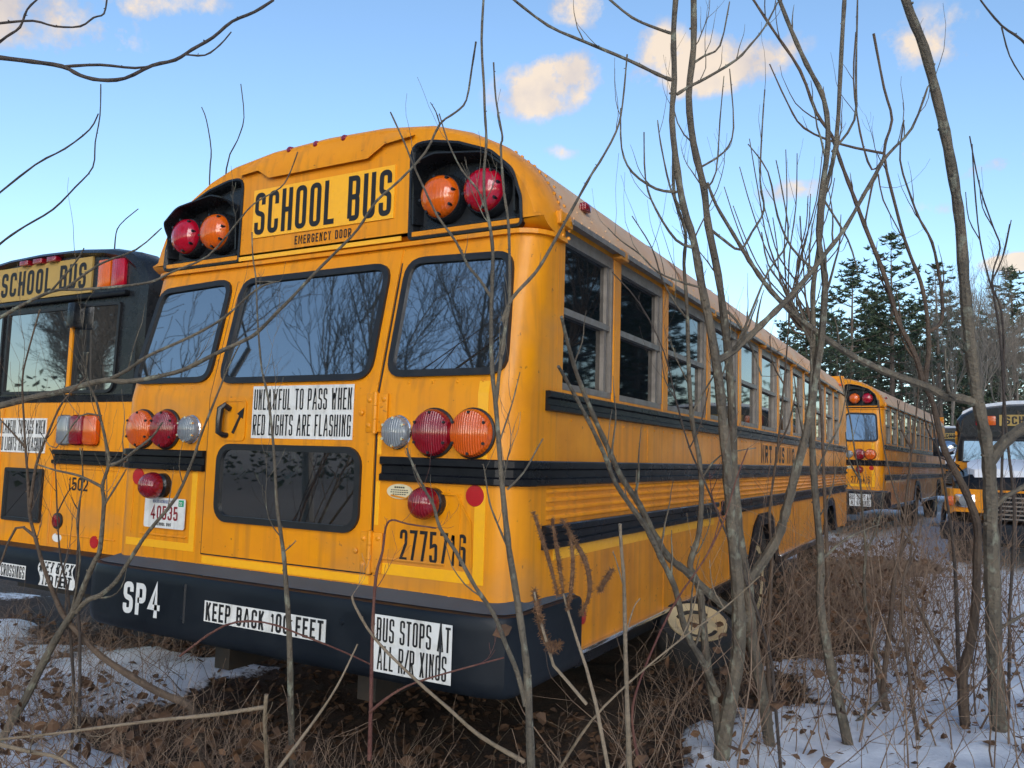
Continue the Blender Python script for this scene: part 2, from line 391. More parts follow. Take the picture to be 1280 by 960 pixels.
def rline(pts, r, closed, n=5):
    m = len(pts); out = []
    if not hasattr(r, '__len__'): r = [r] * m
    for i in range(m):
        p = Vector((*pts[i], 0))
        if (not closed and i in (0, m - 1)) or r[i] <= 0: out.append((p.x, p.y)); continue
        a = Vector((*pts[i - 1], 0)); b = Vector((*pts[(i + 1) % m], 0))
        u = a - p; v = b - p; lu, lv = u.length, v.length; u.normalize(); v.normalize()
        ang = u.angle(v); d = min(r[i] / math.tan(ang / 2), lu * .5, lv * .5); p0 = p + u * d; p1 = p + v * d
        for k in range(n + 1):
            t = k / n; q = p0 * (1 - t) ** 2 + p * 2 * t * (1 - t) + p1 * t * t
            out.append((q.x, q.y))
    o2 = [out[0]]
    for q in out[1:]:
        if math.hypot(q[0] - o2[-1][0], q[1] - o2[-1][1]) > 1e-5: o2.append(q)
    if closed and math.hypot(o2[0][0] - o2[-1][0], o2[0][1] - o2[-1][1]) < 1e-5: o2.pop()
    return o2
def stroke(pts, t, closed):
    m = len(pts); Lp = []; Rp = []
    for i in range(m):
        p = pts[i]
        a = pts[i - 1] if (closed or i > 0) else None
        b = pts[(i + 1) % m] if (closed or i < m - 1) else None
        def nrm(q, s):
            dx, dy = s[0] - q[0], s[1] - q[1]; l = math.hypot(dx, dy) or 1; return (-dy / l, dx / l)
        if a is None: nx, ny = nrm(p, b); k = 1
        elif b is None: nx, ny = nrm(a, p); k = 1
        else:
            n1 = nrm(a, p); n2 = nrm(p, b); nx, ny = n1[0] + n2[0], n1[1] + n2[1]; l = math.hypot(nx, ny)
            if l < .35: nx, ny = n1; k = 1
            else: nx /= l; ny /= l; k = min(1 / max(.3, nx * n1[0] + ny * n1[1]), 1.7)
        Lp.append((p[0] + nx * t / 2 * k, p[1] + ny * t / 2 * k)); Rp.append((p[0] - nx * t / 2 * k, p[1] - ny * t / 2 * k))
    return Lp, Rp
WF = {'I': .42, '1': .62, ' ': .55, '/': .75, 'M': 1.3, 'W': 1.35, 'L': .9, 'E': .92, 'F': .9, 'T': .98, 'A': 1.22, '4': 1.15, 'R': 1.05}
def text(mb, s, O, U, V, N, width, height, t, gap=.28, lift=.0015, warp=None):
    """letters of the given overall width and cap height; O is the lower left corner"""
    O, U, V, N = Vector(O), Vector(U).normalized(), Vector(V).normalized(), Vector(N).normalized()
    tot = sum(WF.get(c, 1) for c in s) + gap * (len(s) - 1); k = width / tot; x = 0; t = min(t, .36 * k)
    for ci, c in enumerate(s):
        w = WF.get(c, 1) * k
        for gi, (pts, closed) in enumerate(glyph(c, w, height, t)):
            Lp, Rp = stroke(pts, t, closed); m = len(pts); vs = []
            d = lift + gi * .0005
            for (a, b) in zip(Lp, Rp):
                for q in (a, b):
                    u, v = x + q[0], q[1]
                    if warp: u, v = warp(u, v)
                    vs.append(O + U * u + V * v + N * d)
            fs = [(2 * i, 2 * i + 1, (2 * i + 3) % (2 * m), (2 * i + 2) % (2 * m)) for i in range(m if closed else m - 1)]
            mb.add(vs, fs)
        x += w + gap * k
EX, EY, EZ = Vector((1, 0, 0)), Vector((0, 1, 0)), Vector((0, 0, 1)); BACK = Vector((0, -1, 0))
# ------------------------------------------------------------------ school buses
ZS = 1.5                                    # bus parts are drawn from eye level down; their Empty stands on the ground ZS lower
ZMAP = [None]
def part(name, mb, m, parent, smooth=False):
    if ZMAP[0]: mb.v = [(x, y, ZMAP[0](z)) for x, y, z in mb.v]
    mb.v = [(x, y, z + ZS) for x, y, z in mb.v]
    o = obj(name, mb, m, parent, smooth); return o
def sub(name, mb, m, parent, smooth=False): return part(name, mb, m, parent, smooth)
RK = .15 / .68
def ry(z): return 0 if z < .25 else min((z - .25) * RK, .15)
VR = Vector((0, RK, 1)); OR = Vector((0, -.25 * RK, 0))      # the raked upper half of the tail
def rail(mb, path, z0, z1, th=.024):
    """rub rail with two raised ridges along a plan path [(x, y, nx, ny)]"""
    h = z1 - z0
    prof = [(0, z0), (th * .8, z0), (th, z0 + .04 * h), (th, z0 + .26 * h), (th * .35, z0 + .33 * h), (th * .35, z0 + .62 * h), (th, z0 + .70 * h), (th, z0 + .95 * h), (th * .8, z1), (0, z1)]
    mb.loft([[(x + nx * o, y + ny * o, z) for o, z in prof] for x, y, nx, ny in path], True, True, True)
def corner_path(s, xa, r=.13, hw=1.22, y_end=10.3):
    p = [(s * xa, 0, 0, -1)]
    for k in range(7):
        a = math.radians(90 * k / 6); nx, ny = math.sin(a), -math.cos(a)
        p.append((s * (hw - r + r * nx), r + r * ny, s * nx, ny))
    p.append((s * hw, y_end, s, 0))
    return p
SECT = [(1.238, .965), (1.24, 1.03), (1.218, 1.10), (1.18, 1.18), (1.10, 1.285), (.98, 1.385), (.82, 1.47), (.64, 1.53), (.36, 1.568), (0, 1.58)]
def full(sect): return sect + [(-x, z) for x, z in reversed(sect[:-1])]
PIL = [.333, 1.025, 1.80, 2.74, 3.64, 4.40, 5.19, 5.90, 6.63, 7.44, 8.25, 9.03, 9.66]
def wheel(root, x, y, s, r=.5, rim_m=None, dual=False):
    t = MB(); w = .25
    t.lathe((x, y, -1.5 + r), (s, 0, 0), [(r * .56, -w), (r * .93, -w), (r, -w * .8), (r, -.04), (r * .94, 0), (r * .62, .01), (r * .56, -.02)], 36)
    o = part('wheel', t, tyre_m, root)
    q = MB(); q.lathe((x, y, -1.5 + r), (s, 0, 0), [(r * .57, -.2), (r * .57, -.005), (r * .5, -.02), (r * .42, -.10), (r * .2, -.11), (r * .18, -.04), (.0, -.04)], 32)
    sub('rim', q, rim_m or cream, o)
def round_lamp(root, name, m, x, y, z, r, base_m=rubber):
    b = MB(); b.lathe((x, y, z), BACK, [(r * 1.05, 0), (r * 1.05, .012), (r, .016), (0, .016)], 32)
    for k in range(6):
        a = math.radians(30 + 60 * k); b.lathe((x + .84 * r * math.cos(a), y - .010, z + .84 * r * math.sin(a)), BACK, [(.006, 0), (.006, .041), (0, .041)], 8)
    o = part(name, b, base_m, root)
    q = MB(); q.lathe((x, y, z), BACK, [(r * .98, .010), (r * .98, .028), (r * .90, .042), (r * .6, .052), (r * .3, .057), (0, .058)], 32)
    sub('lens', q, m, o)
    return o
def dome_lamp(root, x, y, z, r, m):
    b = MB(); b.lathe((x, y, z), BACK, [(r * 1.16, 0), (r * 1.16, .03), (r * 1.04, .055), (0, .055)], 32)
    for k in range(8):
        a = math.radians(45 * k + 10); b.lathe((x + .90 * r * math.cos(a), y - .045, z + .90 * r * math.sin(a)), BACK, [(.007, 0), (.007, .052), (0, .052)], 8)
    o = part('warning_lamp', b, plastic, root)
    q = MB(); q.lathe((x, y, z), BACK, [(r, .05), (r, .062), (r * .96, .078), (r * .84, .096), (r * .55, .112), (r * .25, .119), (0, .120)], 32)
    sub('lens', q, m, o)
def hinge(root, x, z):
    b = MB(); b.box(x - .055, x + .06, -.014, -.004, z - .085, z + .085, .004)
    b.tube([(x, -.018, z - .09), (x, -.018, z - .03)], .012, 10); b.tube([(x, -.018, z - .028), (x, -.018, z + .03)], .012, 10); b.tube([(x, -.018, z + .032), (x, -.018, z + .09)], .012, 10)
    for dx, dz in ((-.038, .055), (-.038, -.055), (.04, .06), (.04, -.06), (-.08, .0)):
        b.lathe((x + dx, -.010, z + dz), BACK, [(.013, 0), (.012, .006), (.006, .010), (0, .011)], 10)
    part('hinge', b, yellow, root)
def window_set(root, panes, O, U, V, N, name='rear_window', lip=.030, m=None, prot=.016):
    for outline in panes:
        g = MB(); g.ring(outline, inset(outline, lip), O, U, V, N, -.01, prot)
        o = part(name, g, rubber, root)
        q = MB(); q.prism(inset(outline, lip * .8), O, U, V, N, -.008, .004); sub('pane', q, m or glass, o)
from mathutils.geometry import tessellate_polygon
POD = [(.555, .978), (.55, 1.415), (.66, 1.412), (.80, 1.382), (.97, 1.316), (1.075, 1.222), (1.120, 1.095), (1.128, .978)]; POD_R = [.01, .05, .1, .1, .1, .1, .08, .02]
def build_transit(loc, rz, label, number, detail=True):
    R0 = empty('school_bus', loc, rz); tag(R0, label, 'school bus')
    # --- tail shell
    b = MB(); zs = [-.62, -.3, 0, .25, .29, .5, .75, .955]; rings = []
    for z in zs:
        y0 = ry(z); r = .13; ring = [(1.22, .34, z), (1.22, y0 + r, z)]
        ring += [(1.22 - r + r * math.cos(math.radians(a)), y0 + r - r * math.sin(math.radians(a)), z) for a in range(12, 91, 13)]
        ring += [(x, y0, z) for x in (.8, .53, 0, -.53, -.8)]
        ring += [(-(1.22 - r + r * math.sin(math.radians(a))), y0 + r - r * math.cos(math.radians(a)), z) for a in range(0, 91, 13)]
        ring += [(-1.22, y0 + r, z), (-1.22, .34, z)]
        rings.append(ring)
    b.loft(rings, False, smooth=True)
    # pillars, header band, front face
    for s in (-1, 1):
        for k, y in enumerate(PIL):
            a, c = (y, y + .06) if k == 0 else (y - .043, y + .043)
            if k == len(PIL) - 1: c = y + .7
            b.box(s * 1.15, s * 1.221, a, c, .27, 1.035)
        b.box(s * 1.10, s * 1.214, .34, 10.34, 1.012, 1.045)
        b.box(s * 1.10, s * 1.216, .34, 10.34, .262, .295)
        for k, y in enumerate(PIL[1:-1]):           # scalloped tabs between the drip rails
            b.box(s * 1.2, s * 1.262, y - .06, y + .06, 1.005, 1.062, .012)
        b.box(s * 1.2, s * 1.258, .27, .40, 1.0, 1.062, .012)
    b.box(-1.2, 1.2, 10.30, 10.36, -.9, 1.35)
    for k in range(18):                              # rivets along the tail seams
        x = -1.05 + k * .1235
        if abs(x) > .56: b.lathe((x, ry(.30), .30), BACK, [(.009, 0), (.006, .004), (0, .005)], 8)
        b.lathe((x, -.0, -.575), BACK, [(.009, 0), (.006, .004), (0, .005)], 8)
    body = part('body', b, yellow, R0)
    # --- roof cap of the tail
    c = MB(); O = full(SECT); zc = .955
    def rg(d, y): return [(x, y, max(z, zc)) for x, z in (inset([(1.238, zc)] + O[1:-1] + [(-1.238, zc)], d) if d else [(1.238, zc)] + O[1:-1] + [(-1.238, zc)])]
    c.loft([rg(0, .345), rg(0, .30), rg(.006, .235), rg(.020, .185), (rg(.036, .158)), rg(.05, .145)], True, False, False, True)
    hole = [poly_round([(s_ * x, z) for x, z in POD], POD_R, 4) for s_ in (1, -1)]
    outer = [Vector(p) for p in rg(.05, .145)]; loops = [outer] + [[Vector((x, .145, z)) for x, z in h_] for h_ in hole]; flat = [v for l_ in loops for v in l_]
    c.add(flat, [tuple(t) for t in tessellate_polygon([[Vector((v.x, v.z, 0)) for v in l_] for l_ in loops])])
    low = [(-.56, 1.425), (-.42, 1.435), (-.34, 1.385), (.30, 1.385), (.40, 1.44), (.56, 1.452)]; top = [(-.50, 1.47), (-.42, 1.49), (-.34, 1.505), (.30, 1.505), (.40, 1.49), (.50, 1.48)]
    f = .145
    c.loft([[(x, f + .01, z + .02) for x, z in low], [(x, f - .024, z) for x, z in low]] + [[(x + (t[0] - x) * q, f - dd, z + (t[1] + .02 - z) * q) for (x, z), t in zip(low, top)] for q, dd in ((.15, .025), (.4, .020), (.7, .010), (1.0, -.004))], False, smooth=True)
    lp_ = [(s_ * x, y + .15, s_ * nx, ny) for s_ in (1,) for x, y, nx, ny in reversed(corner_path(1, 0, .13, 1.22, .22))] + [(-x, y + .15, -nx, ny) for x, y, nx, ny in corner_path(1, 0, .13, 1.22, .22)[1:]]
    c.loft([[(x - nx * .08, y - ny * .08, .962), (x + nx * .022, y + ny * .022, .958), (x + nx * .024, y + ny * .024, .938), (x - nx * .08, y - ny * .08, .94)] for x, y, nx, ny in lp_], True, True, True)
    c.box(-1.18, 1.18, .18, .5, .945, .96)
    for k in range(34):                              # rivets where cap meets roof
        t = k / 33 * (len(O) - 1); i = min(int(t), len(O) - 2); u = t - i
        x = O[i][0] * (1 - u) + O[i + 1][0] * u; z = O[i][1] * (1 - u) + O[i + 1][1] * u
        for yy in (.33, .39): c.lathe((x, yy, z), (x * .6, 0, z - .4), [(.010, -.004), (.007, .006), (0, .008)], 6)
    cap = part('roof_cap', c, yellow, body)
    class Strips:
        def box(s_, *a): q_ = MB(); q_.box(*a); part('reflective_tape', q_, tape, R0)
        def loft(s_, *a): q_ = MB(); q_.loft(*a); part('reflective_tape', q_, tape, R0)
    tp = Strips(); tp.box(-.52, .52, .118, .126, .964, .985)
    sp = MB(); sp.box(-.456, .456, .138, .15, 1.083, 1.337); sign = part('destination_sign', sp, tape, R0)
    tx = MB(); text(tx, 'SCHOOL BUS', (-.442, .138, 1.098), EX, EZ, BACK, .884, .222, .036, .30); sub('lettering', tx, ink, sign)
    tx = MB(); text(tx, 'EMERGENCY DOOR', (-.16, .145, 1.022), EX, EZ, BACK, .365, .044, .0085, .38); part('lettering', tx, ink, R0)
    mk = MB()
    for x in (-.235, -.057, .125):
        mk = MB(); mk.lathe((x, .17, 1.520), (0, -1, .35), [(.024, -.01), (.024, .012), (.014, .028), (0, .03)], 12); part('marker_lamp', mk, dome_red if False else lens_red, R0)
    # --- warning lamp pods
    for s in (1, -1):
        ol = poly_round([(s * x, z) for x, z in POD], POD_R, 4)
        p = MB(); p.loft([[(x, .17, z) for x, z in inset(ol, -.012)], [(x, .139, z) for x, z in inset(ol, -.012)], [(x, .137, z) for x, z in ol], [(x, .150, z) for x, z in inset(ol, .010)], [(x, .188, z) for x, z in inset(ol, .022)]], True, False, True)
        p.box(s * .60, s * 1.09, .165, .19, 1.012, 1.026, .004)
        for xx in (.68, .80, .92, 1.03): p.lathe((s * xx, .188, .997), BACK, [(.014, 0), (.014, .01), (.008, .016), (0, .016)], 10)
        pod = part('lamp_pod', p, plastic, R0)
        v = MB(); path = rline([(.585, 1.04), (.585, 1.29), (.72, 1.325), (.97, 1.29), (1.085, 1.20), (1.085, 1.04)], [0, .14, .1, .12, .08, 0], False, 6); m = len(path); rings = []
        for i, (x, z) in enumerate(path):
            t = i / (m - 1); d = .01 + .060 * min(1, math.sin(math.pi * t) * 1.5)
            cx, cz = .84, 1.12; nx, nz = x - cx, z - cz; l = math.hypot(nx, nz); nx /= l; nz /= l
            rings.append([(s * x, .188, z), (s * (x + nx * .02), .145 - d, z + nz * .01), (s * (x + nx * .01), .145 - d, z + nz * .002), (s * (x - nx * .01), .188, z - nz * .01)])
        v.loft(rings, True, True, True, True); sub('visor', v, plastic, pod)
        dome_lamp(R0, s * .722, .190, 1.145, .097, dome_amber); dome_lamp(R0, s * .950, .190, 1.145, .097, dome_red)
    # --- roof
    r = MB(); ys = [.33, 1.0, 2.2, 3.7, 5.2, 6.7, 8.2, 9.6, 10.2, 10.36]
    OR_ = [(1.238, 1.04)] + O[2:-2] + [(-1.238, 1.04)]
    r.loft([[(x * (1 if y < 10.3 else .97), y, z - (0 if y < 10.3 else .05)) for x, z in OR_] for y in ys], False, smooth=True)
    for y in (2.2, 3.7, 5.2, 6.7, 8.2):              # lapped sheet joints
        r.loft([[(x * 1.003, y + d, z + .004) for x, z in OR_] for d in (-.03, .03)], False, smooth=True)
    if detail:
        for s in (-1, 1):
            for k in range(110):
                y = .46 + k * .085
                r.lathe((s * 1.230, y, 1.075), (s, 0, .3), [(.007, -.003), (.005, .003), (0, .004)], 6)
                if k % 2: r.lathe((s * 1.205, y, 1.13), (s, 0, .5), [(.007, -.003), (.005, .003), (0, .004)], 6)
    part('roof', r, roof_paint, R0)
    for y in (.62, 9.9): mk = MB(); mk.box(1.178, 1.215, y, y + .07, 1.165, 1.205, .008); part('marker_lamp', mk, lens_amber if y > 5 else lens_red, R0)
    # --- side walls
    for s in (1, -1):
        prof = [(.34, .27), (.34, -.62), (.60, -.62), (.62, -.86), (3.85, -.86), (4.12, -.52), (4.30, -.43), (4.74, -.43), (4.92, -.50), (5.16, -.86), (8.0, -.86), (8.2, -.52), (8.4, -.44), (8.8, -.44), (9.0, -.52), (9.2, -.86), (10.35, -.86), (10.35, .27)]

        w = MB(); vs = [(s * 1.22, y, z) for y, z in prof]; w.add(vs, [tuple(t) for t in tessellate_polygon([[Vector(v) for v in vs]])])
        for za, zb in ((-.60, -.59),):
            pass
        for y in (1.8, 3.3, 6.0, 7.4): w.box(s * 1.2195, s * 1.2225, y, y + .012, -.855, -.435)
        for y in (1.5, 3.1, 4.7, 6.3, 7.9): w.box(s * 1.2195, s * 1.2222, y, y + .03, -.012, .185)
        for k in range(60): w.lathe((s * 1.22, .5 + k * .16, .165), (s, 0, 0), [(.007, 0), (.005, .004), (0, .005)], 6)
        part('side_panel', w, yellow_side, R0)
        rb = MB()
        for z in (-.143, -.180, -.217, -.254):
            rb.loft([[(s * 1.219, y, z - .012), (s * (1.219 + o * .5), y, z - .009), (s * (1.219 + o), y, z), (s * (1.219 + o * .5), y, z + .009), (s * 1.219, y, z + .012)] for y, o in ((.262, .0), (.28, .014), (10.2, .014))], True, True, True, True)
        part('ribbed_panel', rb, yellow_side, R0)
        q = MB(); rail(q, [(s * 1.22, .235, s, 0), (s * 1.22, 10.3, s, 0)], .193, .278); part('rub_rail', q, black, R0)
        q = MB(); rail(q, corner_path(s, .565 if s > 0 else .535), -.120, -.017); part('rub_rail', q, black, R0)
        q = MB(); rail(q, [(s * 1.22, .228, s, 0), (s * 1.22, 2.95, s, 0)], -.383, -.283); part('rub_rail', q, black, R0)
        q = MB(); rail(q, [(s * 1.22, 3.08, s, 0), (s * 1.22, 10.3, s, 0)], -.383, -.283); part('rub_rail', q, black, R0)
        q = MB(); q.box(s * 1.219, s * 1.222, .34, 2.9, -.435, -.387); part('reflective_stripe', q, tape, R0)
        q = MB(); q.box(s * 1.215, s * 1.245, .60, 3.84, -.872, -.852, .004); part('skirt_trim', q, chrome, R0); q = MB(); q.box(s * 1.215, s * 1.245, 5.17, 8.0, -.872, -.852, .004); part('skirt_trim', q, chrome, R0)
        q = MB(); q.box(s * 1.19, s * 1.216, .60, 3.9, -.935, -.86); part('skirt_edge', q, black, R0); q = MB(); q.box(s * 1.19, s * 1.216, 5.1, 8.1, -.935, -.86); part('skirt_edge', q, black, R0)
        a = [(3.85, -.88), (4.12, -.52), (4.30, -.43), (4.74, -.43), (4.92, -.50), (5.16, -.88)]; inn = [(4.02, -.88), (4.22, -.60), (4.36, -.53), (4.68, -.53), (4.80, -.60), (4.98, -.88)]
        for off in (0, 4.06):
            q = MB(); q.loft([[(s * 1.215, y + off, z) for y, z in a], [(s * 1.235, y + off, z) for y, z in a], [(s * 1.235, y + off, z) for y, z in inn], [(s * 1.0, y + off, z) for y, z in inn]], False); part('wheel_arch', q, black, R0)
        wheel(R0, s * 1.17, 4.50, s); wheel(R0, s * 1.14, 8.55, s)
        if detail or s > 0:
            for k in range(len(PIL) - 1):            # side windows: frame, mid rail, sliding tracks, panes
                a, c_ = (PIL[k] + .06 if k == 0 else PIL[k] + .045), PIL[k + 1] - .045
                fz0, fz1 = .297, 1.011; x0, x1 = s * 1.165, s * 1.212
                fm = MB()
                fm.box(x0, x1, a, c_, fz0, fz0 + .030); fm.box(x0, x1, a, c_, fz1 - .055, fz1)
                fm.box(x0, x1, a, a + .016, fz0 + .030, fz1 - .055); fm.box(x0, s * 1.2155, c_ - .022, c_, fz0 + .030, fz1 - .055)
                fm.box(s * 1.17, s * 1.2, c_ - .075, c_ - .048, fz0 + .030, .634)
                fm.box(s * 1.17, s * 1.204, c_ - .062, c_ - .034, .664, fz1 - .055)
                fm.box(x0, s * 1.208, a + .016, c_ - .022, .634, .664)
                fo = part('side_window', fm, alum, R0)
                dr = MB(); dr.box(s * 1.21, s * 1.268, a - .02, c_ + .02, 1.032, 1.044); dr.box(s * 1.262, s * 1.268, a - .02, c_ + .02, 1.020, 1.032); sub('drip_rail', dr, alum, fo)
                pm = MB()
                pm.box(s * 1.166, s * 1.178, a + .016, c_ - .022, fz0 + .030, .634); pm.box(s * 1.176, s * 1.186, a + .016, c_ - .022, .664, fz1 - .055)
                sub('pane', pm, side_glass, fo)
    tx = MB(); text(tx, 'NRT BUS INC', (1.22, 4.42, .003), EY, EZ, EX, 1.58, .155, .036, .35); part('lettering', tx, ink, R0)
    q = MB(); q.lathe((1.22, .66, -.72), EX, [(.032, 0), (.030, .007), (0, .008)], 20); part('side_reflector', q, reflex_red, R0)
    # --- front end (faces away from the photograph)
    window_set(R0, [rrect(1.05, .75, .1, 5, .56, .62), rrect(1.05, .75, .1, 5, -.56, .62)], (0, 10.36, 0), EX, EZ, EY, 'windshield')
    q = MB(); q.box(-1.2, 1.2, 10.36, 10.52, -.93, -.65, .03); part('front_bumper', q, bumper_black, R0)
    # --- emergency door and rear windows
    d = MB()
    for grow, pr in ((.0, .0),):
        xs = .520
        d.loft([[(-xs, ry(z) + .002, z), (-xs, ry(z) - .008, z), (xs, ry(z) - .008, z), (xs, ry(z) + .002, z)] for z in (-.515, -.25, .0, .25, .6, .928)], True, True, True)
    door = part('emergency_door', d, yellow, R0)
    sl = MB()
    for s in (-1, 1): sl.loft([[(s * .522, ry(z) + .001, z), (s * .522, ry(z) - .003, z), (s * .530, ry(z) - .003, z), (s * .530, ry(z) + .001, z)] for z in (-.52, .25, .93)], True, True, True)
    sl.box(-.53, .53, -.003, .001, -.522, -.5155)
    sub('door_seal', sl, rubber, door)
    ND = Vector((0, -1, 0))
    window_set(R0, [poly_round([(-.478, .868), (.478, .868), (.478, .315), (-.478, .315)], .095)], OR + ND * .008, EX, VR, ND)
    for s in (1, -1):
        window_set(R0, [[(s * x, z) for x, z in poly_round([(.555, .882), (1.112, .862), (1.155, .325), (.555, .325)], [.10, .09, .08, .09])]], OR + ND * .001, EX, VR, ND)
    window_set(R0, [rrect(.895, .375, .085, 6, .012, -.167)], ND * .008, EX, EZ, ND)
    hinge(R0, .526, .17); hinge(R0, .526, -.425)
    st = MB(); st.box(-.222, .397, -.0105, -.008, .050, .297); sticker = part('warning_sticker', st, white_decal, R0)
    tx = MB(); text(tx, 'UNLAWFUL TO PASS WHEN', (-.212, -.0105, .184), EX, EZ, ND, .600, .098, .0155, .30); sub('lettering', tx, ink, sticker); tx = MB(); text(tx, 'RED LIGHTS ARE FLASHING', (-.212, -.0105, .064), EX, EZ, ND, .600, .098, .0155, .30); sub('lettering', tx, ink, sticker)
    h = MB(); h.ring(rrect(.165, .20, .025, 4, -.345, .135), rrect(.145, .18, .02, 4, -.345, .135), ND * .008, EX, EZ, ND, 0, .006); part('handle_recess', h, yellow, R0)
    h = MB(); h.tube([(-.375, -.012, .19), (-.378, -.04, .205), (-.395, -.05, .19), (-.402, -.05, .13), (-.40, -.05, .075), (-.39, -.03, .062), (-.385, -.01, .062)], [.014, .016, .017, .015, .015, .014, .012], 8); part('door_handle', h, plastic, R0)
    h = MB(); h.prism([(-.355, .075), (-.340, .068), (-.298, .150), (-.284, .142), (-.278, .195), (-.322, .166), (-.308, .157)], ND * .009, EX, EZ, ND, 0, .003); part('arrow_mark', h, ink, R0)
    tp.box(-.518, .518, -.004, .001, -.562, -.528); tp.box(-1.10, -.62, -.003, .001, -.515, -.478); tp.box(-.62, -.582, -.003, .001, -.515, -.125); tp.box(.50, 1.02, -.003, .001, -.512, -.466)
    tp.box(.535, .556, -.003, .001, -.31, -.125); tp.box(.535, .556, -.003, .001, -.010, .07)
    tp.loft([[(1.035, ry(z) - .003, z), (1.085, ry(z) - .003, z), (1.085, ry(z) + .001, z), (1.035, ry(z) + .001, z)] for z in (-.512, -.122)], True, True, True)
    tp.loft([[(1.035, ry(z) - .003, z), (1.085, ry(z) - .003, z), (1.085, ry(z) + .001, z), (1.035, ry(z) + .001, z)] for z in (-.015, .25, .30)], True, True, True)
    tp.loft([[(1.12, ry(z) + .002 + .01, z), (1.155, ry(z) + .024, z), (1.155, ry(z) + .05, z), (1.12, ry(z) + .04, z)] for z in (.45, .92)], True, True, True)
    for x0, x1, z in ((-.99, -.64, -.452), (.50, .90, -.448)): mo = MB(); mo.tube([(x0, -.001, z), (x1, -.001, z)], .006, 6); part('pressed_rib', mo, yellow, R0)
    for x0 in (-1.07, .965): mo = MB(); mo.tube([(x0, -.001, -.45), (x0, -.001, -.16)], .004, 6); part('pressed_rib', mo, yellow, R0)
    for s in (1, -1):
        round_lamp(R0, 'tail_lamp', lens_red, s * .830, -.001, .087, .099); round_lamp(R0, 'turn_signal', lens_amber, s * 1.0195, -.001, .087, .099); round_lamp(R0, 'reversing_lamp', lens_clear, s * .645, -.001, .087, .070, chrome)
        q = MB(); q.lathe((s * 1.035, 0, -.163), BACK, [(.044, 0), (.042, .005), (0, .006)], 24); part('reflector', q, reflex_red, R0)
        q = MB(); q.lathe((s * .835, 0, -.20), BACK, [(.062, 0), (.060, .03), (.046, .045), (.046, .07), (0, .07)], 20); o = part('strobe_lamp', q, plastic, R0)
        q = MB(); q.lathe((s * .835, 0, -.20), BACK, [(.066, .055), (.067, .075), (.060, .10), (.045, .118), (.02, .128), (0, .13)], 24); sub('lens', q, lens_red, o)
    wire = MB(); wire.tube([(.86, -.01, -.16), (.95, -.006, -.165), (1.0, -.006, -.24), (1.02, -.006, -.27), (1.03, -.005, -.45)], .004, 5); part('loose_wire', wire, yellow, R0); wire = MB(); wire.tube([(.835, -.01, -.14), (.78, -.012, -.135), (.70, -.008, -.19), (.62, -.006, -.18)], .004, 5); part('loose_wire', wire, yellow, R0)
    tx = MB(); text(tx, number, (.672, 0, -.447), EX, EZ, ND, .328, .128, .0215, .30); part('fleet_number', tx, ink, R0)
    ov = MB(); ov.prism([(.662 + .068 * math.cos(a * math.pi / 12), -.163 + .032 * math.sin(a * math.pi / 12)) for a in range(24)], (0, 0, 0), EX, EZ, ND, 0, .002); o = part('oval_sticker', ov, mat_oval, R0)
    ln = MB()
    for k, (wd, zz) in enumerate(((.055, .014), (.09, .004), (.095, -.005), (.07, -.014))):
        n = int(wd / .011)
        for j in range(n): x = .662 - wd / 2 + j * wd / n; ln.box(x, x + wd / n * .7, -.003, -.0022, -.163 + zz, -.163 + zz + (.007 if k == 0 else .004))
    sub('fine_print', ln, ink, o)
    pl = MB(); pl.prism(rrect(.305, .152, .012, 4, -.797, -.338), (0, -.012, 0), EX, EZ, ND, 0, .004); lp = part('number_plate', pl, white_decal, R0)
    tx = MB(); text(tx, '40535', (-.898, -.016, -.372), EX, EZ, ND, .205, .070, .0105, .32); sub('plate_number', tx, red_ink, lp)
    tx = MB(); text(tx, 'MASSACHUSETTS', (-.885, -.016, -.289), EX, EZ, ND, .150, .016, .0032, .35); sub('plate_heading', tx, blue_ink, lp)
    tx = MB(); text(tx, 'SCHOOL BUS', (-.855, -.016, -.402), EX, EZ, ND, .115, .016, .0034, .35); sub('plate_footing', tx, ink, lp)
    q = MB(); q.box(-.692, -.655, -.0175, -.016, -.300, -.268); sub('plate_sticker', q, green_sticker, lp)
    tx = MB(); text(tx, '22', (-.684, -.0175, -.294), EX, EZ, ND, .020, .018, .003, .3); sub('plate_year', tx, white_ink, lp)
    # --- bumper
    P = [(-1.262, .52, -1, 0), (-1.262, .10, -1, 0), (-1.255, -.01, -.95, -.3), (-1.215, -.085, -.7, -.7), (-1.13, -.118, -.25, -.97), (-.9, -.13, 0, -1), (.9, -.13, 0, -1), (1.15, -.118, -.1, -.99), (1.235, -.085, .65, -.75), (1.262, -.03, .97, -.2), (1.262, .53, 1, 0)]
    def ringb(x, y, nx, ny, prof): return [(x + nx * o, y + ny * o, z) for o, z in prof]
    bm_ = MB(); pf = [(-.02, -.600), (.004, -.606), (.012, -.618), (.014, -.66), (.014, -.84), (.008, -.885), (-.012, -.905), (-.10, -.915)]
    bm_.loft([ringb(*p, pf) for p in P], False, smooth=True)
    for x in (-.45, .99): bm_.loft([[(x - .008, -.143, z), (x, -.150, z), (x + .008, -.143, z)] for z in (-.64, -.82)], False)
    for x, z in ((-.46, -.655), (-.46, -.80), (.50, -.70)): bm_.lathe((x, -.143, z), BACK, [(.014, 0), (.010, .008), (0, .009)], 8)
    bp = part('rear_bumper', bm_, bumper_black, R0)
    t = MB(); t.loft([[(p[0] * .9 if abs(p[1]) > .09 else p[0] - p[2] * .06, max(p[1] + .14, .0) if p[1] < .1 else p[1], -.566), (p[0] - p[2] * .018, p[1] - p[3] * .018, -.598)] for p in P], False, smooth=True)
    for k in range(16): x = -1.1 + k * .148; t.box(x, x + .006, -.09, .0, -.589, -.566) if False else None
